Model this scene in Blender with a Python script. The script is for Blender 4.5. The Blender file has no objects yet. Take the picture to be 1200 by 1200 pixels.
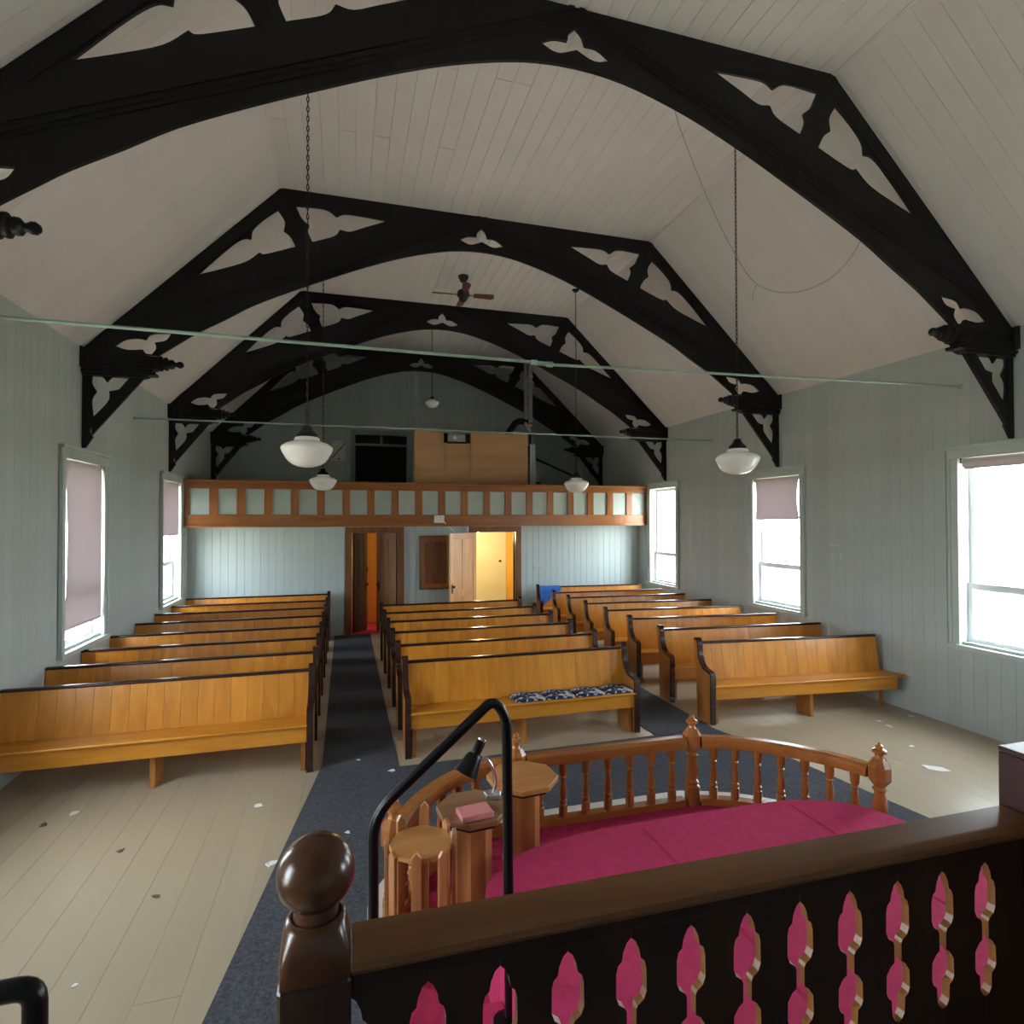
import bpy, bmesh, math, random
from mathutils import Vector, Matrix

random.seed(7)
scene = bpy.context.scene
COL = scene.collection
PI = math.pi

# ------------------------------------------------------------------ camera
F_PX, YAW, PITCH, ROLL, EYE = 678.9, 0.2800, 0.0133, -0.0022, 2.25
cam_d = bpy.data.cameras.new('camera')
cam_d.sensor_fit = 'HORIZONTAL'
cam_d.sensor_width = 36.0
cam_d.lens = 36.0 * F_PX / 1200.0
cam_d.clip_start = 0.02
cam = bpy.data.objects.new('camera', cam_d)
COL.objects.link(cam)
fw = Vector((math.sin(YAW) * math.cos(PITCH), math.cos(YAW) * math.cos(PITCH), math.sin(PITCH)))
rt = Vector((math.cos(YAW), -math.sin(YAW), 0))
up = rt.cross(fw)
r2 = rt * math.cos(ROLL) + up * math.sin(ROLL)
u2 = up * math.cos(ROLL) - rt * math.sin(ROLL)
cam.matrix_world = Matrix(((r2.x, u2.x, -fw.x, 0), (r2.y, u2.y, -fw.y, 0), (r2.z, u2.z, -fw.z, EYE), (0, 0, 0, 1)))
scene.camera = cam

# ------------------------------------------------------------------ light and exposure
world = bpy.data.worlds.new('overcast_sky')
scene.world = world
world.use_nodes = True
bg = world.node_tree.nodes['Background']
bg.inputs['Color'].default_value = (0.86, 0.93, 1.0, 1)
bg.inputs['Strength'].default_value = 9.0
vs = scene.view_settings
vs.view_transform = 'Standard'
vs.look = 'None'
vs.gamma = 1.0
vs.exposure = 1.55
vs.use_curve_mapping = False
scene.cycles.max_bounces = 14
scene.cycles.diffuse_bounces = 8
scene.cycles.transparent_max_bounces = 16
scene.cycles.sample_clamp_indirect = 8.0

# ------------------------------------------------------------------ room dimensions (metres)
XL, XR = -2.772, 6.368            # side walls
HW, HC = 4.143, 6.222             # wall head, flat ceiling
KL, KR = -0.75, 4.19              # ceiling kinks
Y0, YR = -2.2, 14.6               # chancel wall, rear gable wall
YG, YLW = 11.42, 11.80            # gallery front, lobby wall under it
ZG0, ZG1 = 2.147, 2.978
TY = [4.129, 7.362, 10.592, 13.68]
WSILL, WHEAD = 0.85, 3.03         # outer casing of windows
WHALF = 0.60
Z1, Z2, Z3 = 0.17, 0.50, 0.70     # communion platform, upper platform, pulpit floor

# daylight portals in the window openings (they only guide sky sampling)
WIN = [('L', TY[0] - 3.23 + 0.09), ('L', TY[0] + 0.09), ('L', TY[1] + 0.09), ('L', TY[2] + 0.18),  # each side's first window is unseen, added for light on the pews
       ('R', TY[0] - 3.23 + 0.09), ('R', TY[0] + 0.04), ('R', TY[1] + 0.08), ('R', TY[2] + 0.15)]
for side, yc in WIN:
    ld = bpy.data.lights.new('window_portal', 'AREA')
    ld.shape = 'RECTANGLE'
    ld.size = 1.0
    ld.size_y = 2.0
    ld.cycles.is_portal = True
    lo = bpy.data.objects.new('window_portal', ld)
    COL.objects.link(lo)
    s = -1 if side == 'L' else 1
    lo.location = ((XL - 0.17) if side == 'L' else (XR + 0.17), yc, 1.95)
    lo.rotation_euler = (PI / 2, 0, -PI / 2 if side == 'L' else PI / 2)

# ------------------------------------------------------------------ mesh helpers
def finish(bm, name, smooth=None):
    bmesh.ops.recalc_face_normals(bm, faces=bm.faces[:])
    me = bpy.data.meshes.new(name)
    bm.to_mesh(me)
    bm.free()
    if smooth is not None:
        for p in me.polygons:
            p.use_smooth = True
        me.set_sharp_from_angle(angle=math.radians(smooth))
    return me

def b_box(bm, x0, x1, y0, y1, z0, z1, mat=None, bevel=0.0):
    vs_ = [bm.verts.new(p) for p in ((x0, y0, z0), (x1, y0, z0), (x1, y1, z0), (x0, y1, z0), (x0, y0, z1), (x1, y0, z1), (x1, y1, z1), (x0, y1, z1))]
    fs = [bm.faces.new([vs_[i] for i in q]) for q in ((0, 3, 2, 1), (4, 5, 6, 7), (0, 1, 5, 4), (1, 2, 6, 5), (2, 3, 7, 6), (3, 0, 4, 7))]
    if bevel > 0:
        es = list({e for f in fs for e in f.edges})
        bmesh.ops.bevel(bm, geom=es, offset=bevel, segments=1, affect='EDGES', profile=0.5)
    if mat is not None:
        bmesh.ops.transform(bm, matrix=mat, verts=[v for v in vs_ if v.is_valid])

def box(name, x0, x1, y0, y1, z0, z1, bevel=0.0):
    bm = bmesh.new()
    b_box(bm, x0, x1, y0, y1, z0, z1, None, bevel)
    return finish(bm, name)

def b_prism(bm, poly, axis, a, b):
    """extrude a 2D polygon: axis X -> (y,z), axis Y -> (x,z), axis Z -> (x,y)"""
    def P(p, t):
        return {'X': (t, p[0], p[1]), 'Y': (p[0], t, p[1]), 'Z': (p[0], p[1], t)}[axis]
    A = [bm.verts.new(P(p, a)) for p in poly]
    B = [bm.verts.new(P(p, b)) for p in poly]
    n = len(poly)
    bm.faces.new(A)
    bm.faces.new(B[::-1])
    for i in range(n):
        bm.faces.new((A[i], A[(i + 1) % n], B[(i + 1) % n], B[i]))

def prism(name, poly, axis, a, b, smooth=None, bevel=0.0):
    bm = bmesh.new()
    b_prism(bm, poly, axis, a, b)
    if bevel > 0:
        bmesh.ops.bevel(bm, geom=bm.edges[:], offset=bevel, segments=1, affect='EDGES')
    return finish(bm, name, smooth)

def b_lathe(bm, prof, segs=20, mat=None, rot0=0.0):
    rings = []
    for r, z in prof:
        if r < 1e-5:
            rings.append([bm.verts.new((0, 0, z))])
        else:
            rings.append([bm.verts.new((r * math.cos(rot0 + 2 * PI * i / segs), r * math.sin(rot0 + 2 * PI * i / segs), z)) for i in range(segs)])
    for A, B in zip(rings, rings[1:]):
        if len(A) == 1 and len(B) == 1:
            continue
        for i in range(segs):
            j = (i + 1) % segs
            if len(A) == 1:
                bm.faces.new((A[0], B[i], B[j]))
            elif len(B) == 1:
                bm.faces.new((A[i], A[j], B[0]))
            else:
                bm.faces.new((A[i], A[j], B[j], B[i]))
    if len(rings[0]) > 1:
        bm.faces.new(rings[0][::-1])
    if len(rings[-1]) > 1:
        bm.faces.new(rings[-1])
    if mat is not None:
        bmesh.ops.transform(bm, matrix=mat, verts=[v for r in rings for v in r])

def lathe(name, prof, segs=20, smooth=40, rot0=0.0, mat=None):
    bm = bmesh.new()
    b_lathe(bm, prof, segs, mat, rot0)
    return finish(bm, name, smooth)

def b_tube(bm, pts, r, segs=10, closed=False):
    pts = [Vector(p) for p in pts]
    n = len(pts)
    rings = []
    prev = None
    for i, p in enumerate(pts):
        if closed:
            t = (pts[(i + 1) % n] - pts[i - 1]).normalized()
        else:
            t = ((pts[i + 1] if i < n - 1 else p) - (pts[i - 1] if i > 0 else p)).normalized()
        if prev is None:
            a = Vector((0, 0, 1)) if abs(t.z) < 0.9 else Vector((1, 0, 0))
            nrm = t.cross(a).normalized()
        else:
            nrm = (prev - t * prev.dot(t)).normalized()
        prev = nrm
        bn = t.cross(nrm)
        rr = r[i] if isinstance(r, (list, tuple)) else r
        rings.append([bm.verts.new(p + (nrm * math.cos(2 * PI * k / segs) + bn * math.sin(2 * PI * k / segs)) * rr) for k in range(segs)])
    prs = list(zip(rings, rings[1:])) + ([(rings[-1], rings[0])] if closed else [])
    for A, B in prs:
        for k in range(segs):
            bm.faces.new((A[k], A[(k + 1) % segs], B[(k + 1) % segs], B[k]))
    if not closed:
        bm.faces.new(rings[0][::-1])
        bm.faces.new(rings[-1])

def tube(name, pts, r, segs=10, closed=False):
    bm = bmesh.new()
    b_tube(bm, pts, r, segs, closed)
    return finish(bm, name, 50)

def rounded(pts, rad, n=6):
    """polyline with its inner corners rounded"""
    pts = [Vector(p) for p in pts]
    out = [pts[0]]
    for a, b, c in zip(pts, pts[1:], pts[2:]):
        d1, d2 = (a - b), (c - b)
        l = min(rad, d1.length * 0.49, d2.length * 0.49)
        p, q = b + d1.normalized() * l, b + d2.normalized() * l
        for i in range(n + 1):
            t = i / n
            out.append(p * (1 - t) ** 2 + b * 2 * t * (1 - t) + q * t * t)
    out.append(pts[-1])
    return out

def b_sweep(bm, path, sec):
    """sweep a closed section (lateral, z) along a horizontal path of (x,y); z added"""
    n = len(path)
    rings = []
    for i in range(n):
        a = path[max(i - 1, 0)]
        b = path[min(i + 1, n - 1)]
        t = Vector((b[0] - a[0], b[1] - a[1])).normalized()
        nr = Vector((-t.y, t.x))
        rings.append([bm.verts.new((path[i][0] + nr.x * s, path[i][1] + nr.y * s, z)) for s, z in sec])
    m = len(sec)
    for A, B in zip(rings, rings[1:]):
        for k in range(m):
            bm.faces.new((A[k], A[(k + 1) % m], B[(k + 1) % m], B[k]))
    bm.faces.new(rings[0][::-1])
    bm.faces.new(rings[-1])

def catmull(pts, n=5):
    P = [Vector(p) for p in pts]
    P = [P[0] * 2 - P[1]] + P + [P[-1] * 2 - P[-2]]
    out = []
    for i in range(1, len(P) - 2):
        for k in range(n):
            t = k / n
            a, b, c, d = P[i - 1:i + 3]
            out.append(0.5 * (2 * b + (c - a) * t + (2 * a - 5 * b + 4 * c - d) * t * t + (3 * b - a - 3 * c + d) * t ** 3))
    out.append(P[-2])
    return [tuple(p) for p in out]

def spath(*segs, n=4):
    """closed outline from smooth segments that meet in sharp corners"""
    out = []
    for s in segs:
        c = catmull(s, n) if len(s) > 2 else [tuple(p) for p in s]
        out += c[:-1]
    return out

def plate(name, outer, holes, y0, y1):
    """flat plate in the XZ plane with cut-outs, between y0 and y1"""
    cu = bpy.data.curves.new(name, 'CURVE')
    cu.dimensions = '2D'
    cu.fill_mode = 'BOTH'
    cu.extrude = abs(y1 - y0) / 2
    for loop in [outer] + list(holes):
        sp = cu.splines.new('POLY')
        sp.points.add(len(loop) - 1)
        for q, p in zip(sp.points, loop):
            q.co = (p[0], p[1], 0, 1)
        sp.use_cyclic_u = True
    ob = bpy.data.objects.new('plate_tmp', cu)
    me = bpy.data.meshes.new_from_object(ob)
    bpy.data.objects.remove(ob)
    bpy.data.curves.remove(cu)
    me.materials.clear()
    ym = (y0 + y1) / 2
    me.transform(Matrix(((1, 0, 0, 0), (0, 0, -1, ym), (0, 1, 0, 0), (0, 0, 0, 1))))
    bm = bmesh.new()
    bm.from_mesh(me)
    bmesh.ops.remove_doubles(bm, verts=bm.verts[:], dist=1e-5)
    bpy.data.meshes.remove(me)
    for f in bm.faces:
        f.smooth = False
    return finish(bm, name)

# ------------------------------------------------------------------ object helpers
def ob(name, mesh, mat=None, parent=None, loc=(0, 0, 0), rot=(0, 0, 0)):
    o = bpy.data.objects.new(name, mesh)
    COL.objects.link(o)
    o.location = loc
    o.rotation_euler = rot
    if parent is not None:
        o.parent = parent
    if mat is not None and mesh is not None and not mesh.materials:
        mesh.materials.append(mat)
    return o

def tag(o, label, cat, group=None, kind=None):
    o['label'] = label
    o['category'] = cat
    if group:
        o['group'] = group
    if kind:
        o['kind'] = kind
    return o

def thing(name, label, cat, loc=(0, 0, 0), rotz=0.0, group=None, kind=None):
    o = bpy.data.objects.new(name, None)
    COL.objects.link(o)
    o.empty_display_size = 0.1
    o.location = loc
    o.rotation_euler = (0, 0, rotz)
    return tag(o, label, cat, group, kind)

def copy_tree(o, parent=None):
    c = o.copy()
    COL.objects.link(c)
    c.parent = parent
    for ch in list(o.children):
        copy_tree(ch, c)
    return c

# ------------------------------------------------------------------ materials
def nm(name):
    m = bpy.data.materials.new(name)
    m.use_nodes = True
    nt = m.node_tree
    return m, nt, nt.nodes['Principled BSDF']

def paint(name, col, rough=0.5, var=0.06, scale=3.0, bump=0.0, spec=0.5, rand=0.0, dirt=None, metal=0.0, stretch=(1, 1, 1)):
    """painted / plain surface: slight tone variation, optional stains and per-object variation"""
    m, nt, p = nm(name)
    N, L = nt.nodes, nt.links
    tc = N.new('ShaderNodeTexCoord')
    mp = N.new('ShaderNodeMapping')
    mp.inputs['Scale'].default_value = stretch
    L.new(tc.outputs['Object'], mp.inputs['Vector'])
    nz = N.new('ShaderNodeTexNoise')
    nz.inputs['Scale'].default_value = scale
    nz.inputs['Detail'].default_value = 5
    L.new(mp.outputs['Vector'], nz.inputs['Vector'])
    cr = N.new('ShaderNodeValToRGB')
    cr.color_ramp.elements[0].position = 0.3
    cr.color_ramp.elements[1].position = 0.7
    cr.color_ramp.elements[0].color = tuple(c * (1 - var) for c in col) + (1,)
    cr.color_ramp.elements[1].color = tuple(min(1, c * (1 + var)) for c in col) + (1,)
    L.new(nz.outputs['Fac'], cr.inputs['Fac'])
    out = cr.outputs['Color']
    if dirt:
        n2 = N.new('ShaderNodeTexNoise')
        n2.inputs['Scale'].default_value = dirt[1]
        n2.inputs['Detail'].default_value = 8
        n2.inputs['Roughness'].default_value = 0.7
        L.new(tc.outputs['Object'], n2.inputs['Vector'])
        c2 = N.new('ShaderNodeValToRGB')
        c2.color_ramp.elements[0].position = dirt[2]
        c2.color_ramp.elements[1].position = dirt[2] + 0.12
        L.new(n2.outputs['Fac'], c2.inputs['Fac'])
        mx = N.new('ShaderNodeMix')
        mx.data_type = 'RGBA'
        L.new(c2.outputs['Color'], mx.inputs['Factor'])
        L.new(out, mx.inputs[6])
        mx.inputs[7].default_value = tuple(dirt[0]) + (1,)
        out = mx.outputs[2]
    if rand > 0:
        oi = N.new('ShaderNodeObjectInfo')
        mr = N.new('ShaderNodeMapRange')
        mr.inputs['To Min'].default_value = 1 - rand
        mr.inputs['To Max'].default_value = 1 + rand
        L.new(oi.outputs['Random'], mr.inputs['Value'])
        hs = N.new('ShaderNodeHueSaturation')
        L.new(mr.outputs['Result'], hs.inputs['Value'])
        L.new(out, hs.inputs['Color'])
        out = hs.outputs['Color']
    L.new(out, p.inputs['Base Color'])
    p.inputs['Roughness'].default_value = rough
    p.inputs['Specular IOR Level'].default_value = spec
    p.inputs['Metallic'].default_value = metal
    if bump > 0:
        bp = N.new('ShaderNodeBump')
        bp.inputs['Strength'].default_value = bump
        bp.inputs['Distance'].default_value = 0.01
        L.new(nz.outputs['Fac'], bp.inputs['Height'])
        L.new(bp.outputs['Normal'], p.inputs['Normal'])
    return m

def wood(name, c1, c2, axis='X', rough=0.35, scale=9.0, rand=0.10, coat=0.0):
    m, nt, p = nm(name)
    N, L = nt.nodes, nt.links
    tc = N.new('ShaderNodeTexCoord')
    oi = N.new('ShaderNodeObjectInfo')
    mul = N.new('ShaderNodeVectorMath')
    mul.operation = 'SCALE'
    mul.inputs[0].default_value = (13.0, 7.0, 5.0)
    L.new(oi.outputs['Random'], mul.inputs['Scale'])
    add = N.new('ShaderNodeVectorMath')
    L.new(tc.outputs['Object'], add.inputs[0])
    L.new(mul.outputs['Vector'], add.inputs[1])
    mp = N.new('ShaderNodeMapping')
    st = {'X': (0.12, 1, 1), 'Y': (1, 0.12, 1), 'Z': (1, 1, 0.12)}[axis]
    mp.inputs['Scale'].default_value = st
    L.new(add.outputs['Vector'], mp.inputs['Vector'])
    nz = N.new('ShaderNodeTexNoise')
    nz.inputs['Scale'].default_value = scale
    nz.inputs['Detail'].default_value = 7
    nz.inputs['Roughness'].default_value = 0.62
    nz.inputs['Distortion'].default_value = 0.6
    L.new(mp.outputs['Vector'], nz.inputs['Vector'])
    cr = N.new('ShaderNodeValToRGB')
    cr.color_ramp.elements[0].position = 0.3
    cr.color_ramp.elements[1].position = 0.7
    cr.color_ramp.elements[0].color = tuple(c1) + (1,)
    cr.color_ramp.elements[1].color = tuple(c2) + (1,)
    L.new(nz.outputs['Fac'], cr.inputs['Fac'])
    mr = N.new('ShaderNodeMapRange')
    mr.inputs['To Min'].default_value = 1 - rand
    mr.inputs['To Max'].default_value = 1 + rand
    L.new(oi.outputs['Random'], mr.inputs['Value'])
    hs = N.new('ShaderNodeHueSaturation')
    L.new(mr.outputs['Result'], hs.inputs['Value'])
    L.new(cr.outputs['Color'], hs.inputs['Color'])
    L.new(hs.outputs['Color'], p.inputs['Base Color'])
    p.inputs['Roughness'].default_value = rough
    p.inputs['Coat Weight'].default_value = coat
    p.inputs['Coat Roughness'].default_value = 0.15
    bp = N.new('ShaderNodeBump')
    bp.inputs['Strength'].default_value = 0.08
    bp.inputs['Distance'].default_value = 0.004
    L.new(nz.outputs['Fac'], bp.inputs['Height'])
    L.new(bp.outputs['Normal'], p.inputs['Normal'])
    return m

def glass_mat():
    m = bpy.data.materials.new('window_glass')
    m.use_nodes = True
    nt = m.node_tree
    nt.nodes.clear()
    o = nt.nodes.new('ShaderNodeOutputMaterial')
    mx = nt.nodes.new('ShaderNodeMixShader')
    lw = nt.nodes.new('ShaderNodeLayerWeight')
    pw = nt.nodes.new('ShaderNodeMath')
    pw.operation = 'POWER'
    pw.inputs[1].default_value = 5.0
    fr = nt.nodes.new('ShaderNodeMath')
    fr.operation = 'MULTIPLY_ADD'
    fr.inputs[1].default_value = 0.7
    fr.inputs[2].default_value = 0.04
    nt.links.new(lw.outputs['Facing'], pw.inputs[0])
    nt.links.new(pw.outputs[0], fr.inputs[0])
    tr = nt.nodes.new('ShaderNodeBsdfTransparent')
    tr.inputs['Color'].default_value = (0.95, 0.97, 0.97, 1)
    gl = nt.nodes.new('ShaderNodeBsdfGlossy')
    gl.inputs['Roughness'].default_value = 0.02
    nt.links.new(fr.outputs[0], mx.inputs[0])
    nt.links.new(tr.outputs[0], mx.inputs[1])
    nt.links.new(gl.outputs[0], mx.inputs[2])
    nt.links.new(mx.outputs[0], o.inputs[0])
    return m

def translucent(name, col, tcol, fac, rough=0.8):
    m, nt, p = nm(name)
    p.inputs['Base Color'].default_value = tuple(col) + (1,)
    p.inputs['Roughness'].default_value = rough
    t = nt.nodes.new('ShaderNodeBsdfTranslucent')
    t.inputs['Color'].default_value = tuple(tcol) + (1,)
    mx = nt.nodes.new('ShaderNodeMixShader')
    mx.inputs[0].default_value = fac
    o = nt.nodes['Material Output']
    nt.links.new(p.outputs[0], mx.inputs[1])
    nt.links.new(t.outputs[0], mx.inputs[2])
    nt.links.new(mx.outputs[0], o.inputs['Surface'])
    return m

def emit(name, col, s):
    m, nt, p = nm(name)
    p.inputs['Base Color'].default_value = (0.8, 0.8, 0.75, 1)
    p.inputs['Emission Color'].default_value = tuple(col) + (1,)
    p.inputs['Emission Strength'].default_value = s
    return m

M = {}
M['wall'] = paint('sage_wall_paint', (0.435, 0.492, 0.478), 0.55, 0.05, 2.5, 0.02, rand=0.035)
M['wall_lobby'] = paint('blue_green_lobby_paint', (0.42, 0.50, 0.50), 0.45, 0.04, 2.5, 0.02, rand=0.03)
M['ceil'] = paint('off_white_ceiling_paint', (0.72, 0.692, 0.675), 0.65, 0.03, 1.4, 0.02, rand=0.02)
M['floor'] = paint('beige_floor_paint', (0.385, 0.318, 0.225), 0.32, 0.06, 2.2, 0.03, rand=0.025, dirt=((0.20, 0.17, 0.13), 3.0, 0.72), stretch=(1, 0.2, 1))
M['truss'] = paint('black_truss_paint', (0.0055, 0.005, 0.0055), 0.5, 0.2, 4.0, 0.02, spec=0.3)
M['green_trim'] = paint('pale_green_trim_paint', (0.47, 0.54, 0.50), 0.4, 0.04, 3.0, 0.0)
M['sash'] = paint('white_sash', (0.72, 0.76, 0.76), 0.35, 0.02, 3.0, 0.0)
M['glass'] = glass_mat()
M['blind'] = translucent('rose_grey_blind', (0.52, 0.47, 0.475), (0.58, 0.51, 0.53), 0.22)
OAK1, OAK2 = (0.45, 0.158, 0.013), (0.66, 0.275, 0.030)
M['oak_x'] = wood('honey_oak_lengthwise', OAK1, OAK2, 'X', 0.32)
M['oak_z'] = wood('honey_oak_upright', OAK1, OAK2, 'Z', 0.32, rand=0.09)
M['oak_end'] = wood('oak_end_panel', (0.26, 0.095, 0.018), (0.42, 0.17, 0.035), 'Z', 0.35)
M['pew_trim'] = wood('dark_pew_trim', (0.018, 0.008, 0.006), (0.045, 0.018, 0.012), 'X', 0.22)
M['gal_wood'] = wood('gallery_front_wood', (0.22, 0.074, 0.017), (0.35, 0.13, 0.033), 'X', 0.3)
M['gal_wood_z'] = wood('gallery_stile_wood', (0.22, 0.074, 0.017), (0.35, 0.13, 0.033), 'Z', 0.3, rand=0.06)
M['gal_panel'] = paint('pale_green_gallery_panel', (0.40, 0.475, 0.44), 0.45, 0.04, 5.0, 0.0, rand=0.03)
M['casing'] = wood('door_casing_wood', (0.13, 0.05, 0.018), (0.23, 0.09, 0.03), 'Z', 0.35)
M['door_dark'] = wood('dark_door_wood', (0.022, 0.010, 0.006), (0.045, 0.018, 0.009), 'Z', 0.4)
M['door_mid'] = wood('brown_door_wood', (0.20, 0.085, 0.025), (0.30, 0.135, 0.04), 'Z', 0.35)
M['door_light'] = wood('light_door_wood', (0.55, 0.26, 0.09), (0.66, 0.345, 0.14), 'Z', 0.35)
M['rail'] = wood('communion_rail_oak', (0.30, 0.095, 0.02), (0.46, 0.17, 0.038), 'X', 0.25, coat=0.4)
M['rail_z'] = wood('baluster_oak', (0.27, 0.085, 0.02), (0.42, 0.15, 0.035), 'Z', 0.25, coat=0.4)
M['stand'] = wood('stand_wood', (0.30, 0.11, 0.035), (0.47, 0.20, 0.07), 'Z', 0.3)
M['stand_top'] = wood('stand_top_wood', (0.36, 0.15, 0.045), (0.50, 0.225, 0.075), 'X', 0.3)
M['walnut_top'] = wood('brown_stand_top', (0.20, 0.09, 0.04), (0.33, 0.155, 0.07), 'X', 0.4)
M['pulpit'] = wood('dark_pulpit_wood', (0.115, 0.046, 0.013), (0.19, 0.08, 0.024), 'X', 0.36)
M['desk'] = wood('reddish_dark_desk_wood', (0.040, 0.012, 0.012), (0.065, 0.020, 0.018), 'Z', 0.3)
M['sawn'] = wood('lit_sawn_edge', (0.33, 0.13, 0.035), (0.45, 0.19, 0.06), 'Z', 0.35)  # brighter orange: the light on the slat edges put into the colour
M['ball'] = wood('polished_ball_wood', (0.055, 0.019, 0.008), (0.090, 0.034, 0.014), 'Z', 0.24)
M['pulpit_z'] = wood('shaded_pulpit_upright', (0.022, 0.010, 0.006), (0.045, 0.020, 0.010), 'Z', 0.35)  # pulpit wood darkened, shade on the camera-facing faces put into the colour
M['carpet'] = paint('charcoal_blue_carpet', (0.072, 0.076, 0.090), 0.95, 0.35, 60.0, 0.6, spec=0.1)
M['burgundy'] = paint('burgundy_carpet', (0.47, 0.036, 0.115), 0.9, 0.10, 25.0, 0.3, spec=0.15)
M['burgundy_dark'] = paint('shaded_burgundy_and_seam', (0.38, 0.025, 0.08), 0.9, 0.2, 25.0, 0.3, spec=0.15)  # darker burgundy: shade on the low platform put into the colour; also seams
M['lip'] = paint('cream_step_paint', (0.55, 0.53, 0.48), 0.4, 0.05, 3.0)
M['black_metal'] = paint('black_pipe_paint', (0.003, 0.003, 0.0035), 0.30, 0.1, 6.0, spec=0.3)
M['green_rod'] = paint('pale_green_rod_paint', (0.30, 0.42, 0.36), 0.4, 0.05, 4.0)
M['opal'] = translucent('opal_glass', (0.92, 0.92, 0.91), (0.92, 0.92, 0.91), 0.30, 0.10)
M['bronze'] = paint('dark_bronze', (0.010, 0.008, 0.008), 0.45, 0.1, 5.0, metal=0.3)
M['steel'] = paint('galvanised_steel', (0.45, 0.46, 0.47), 0.35, 0.12, 12.0, metal=0.85)
M['chrome'] = paint('chrome', (0.75, 0.75, 0.78), 0.12, 0.02, 5.0, metal=1.0)
M['ply'] = wood('plywood', (0.46, 0.25, 0.105), (0.58, 0.335, 0.155), 'X', 0.55, 4.0, 0.03)
M['grey_trim'] = paint('grey_trim_paint', (0.28, 0.31, 0.31), 0.5, 0.05, 4.0)
M['void_dark'] = paint('unlit_void_dark', (0.03, 0.032, 0.034), 0.7, 0.2, 3.0)  # tower room's shade put into the colour; also colours the stove top
M['white_plastic'] = paint('white_plastic', (0.72, 0.70, 0.66), 0.4, 0.03, 5.0)
M['black_plastic'] = paint('black_plastic', (0.004, 0.004, 0.005), 0.3, 0.1, 5.0, spec=0.3)
M['paper'] = paint('white_paper', (0.75, 0.75, 0.75), 0.8, 0.03, 8.0)
M['chip'] = paint('brown_paint_chip', (0.10, 0.075, 0.05), 0.8, 0.2, 20.0)
M['pink'] = paint('pink_book_cloth', (0.62, 0.21, 0.21), 0.6, 0.04, 30.0)
M['blue'] = paint('royal_blue_cloth', (0.025, 0.14, 0.50), 0.9, 0.12, 9.0)
M['yellow_wall'] = paint('pale_yellow_lobby_wall', (0.60, 0.56, 0.38), 0.6, 0.04, 3.0)
M['orange_trim'] = wood('orange_varnish', (0.66, 0.34, 0.07), (0.76, 0.42, 0.10), 'Z', 0.3)
M['fan_blade'] = wood('fan_blade_wood', (0.11, 0.04, 0.025), (0.18, 0.07, 0.04), 'X', 0.35)
M['brass'] = paint('dull_brass', (0.20, 0.14, 0.07), 0.35, 0.1, 9.0, metal=0.7)
M['grass'] = paint('dry_grass_ground', (0.62, 0.54, 0.40), 0.95, 0.20, 0.6, 0.1, spec=0.1)
M['lamp_warm'] = emit('warm_lobby_bulb', (1.0, 0.72, 0.36), 30.0)
M['mark'] = paint('bare_cream_paint', (0.62, 0.60, 0.52), 0.6, 0.05, 20.0)

def cushion_mat():
    m, nt, p = nm('blue_patterned_cushion')
    N, L = nt.nodes, nt.links
    tc = N.new('ShaderNodeTexCoord')
    v = N.new('ShaderNodeTexNoise')
    v.inputs['Scale'].default_value = 11
    v.inputs['Detail'].default_value = 3
    v.inputs['Distortion'].default_value = 1.4
    L.new(tc.outputs['Object'], v.inputs['Vector'])
    cr = N.new('ShaderNodeValToRGB')
    cr.color_ramp.interpolation = 'CONSTANT'
    e = cr.color_ramp.elements
    e[0].position = 0.0
    e[0].color = (0.012, 0.015, 0.045, 1)
    e[1].position = 0.49
    e[1].color = (0.10, 0.13, 0.27, 1)
    a = e.new(0.54)
    a.color = (0.55, 0.52, 0.50, 1)
    a = e.new(0.66)
    a.color = (0.30, 0.26, 0.27, 1)
    L.new(v.outputs['Fac'], cr.inputs['Fac'])
    L.new(cr.outputs['Color'], p.inputs['Base Color'])
    p.inputs['Roughness'].default_value = 0.9
    return m
M['cushion'] = cushion_mat()

# ================================================================== STRUCTURE
WIN_L = [y for s, y in WIN if s == 'L']
WIN_R = [y for s, y in WIN if s == 'R']
BT = 0.012                                     # board thickness

# ---- ground outside
tag(ob('ground', box('ground', -90, 90, -90, 90, -0.9, -0.6), M['grass']), 'dry tan grass field outside the windows', 'ground', kind='structure')

# ---- floor with planks
fl = ob('floor', box('floor', XL - 0.2, XR + 0.2, Y0 - 0.2, YR + 0.2, -0.2, -0.022), M['floor'])
tag(fl, 'beige painted plank floor with scuffs', 'floor', kind='structure')
PW = 0.203
nP = int(math.ceil((XR - XL) / PW))
plank_cache = {}
for i in range(nP):
    x0 = XL + i * PW
    w = min(PW, XR - x0) - 0.0008
    cut = random.choice([3.1, 4.7, 6.3, 7.6, 9.2])
    for a, b in ((Y0, cut), (cut, YLW + 0.1)):
        k = (round(w, 3), round(b - a, 3))
        if k not in plank_cache:
            plank_cache[k] = box('plank', 0, w, 0, b - a - 0.002, -0.022, 0, 0.0008)
        ob('plank', plank_cache[k], M['floor'], fl, (x0, a, 0))

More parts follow.
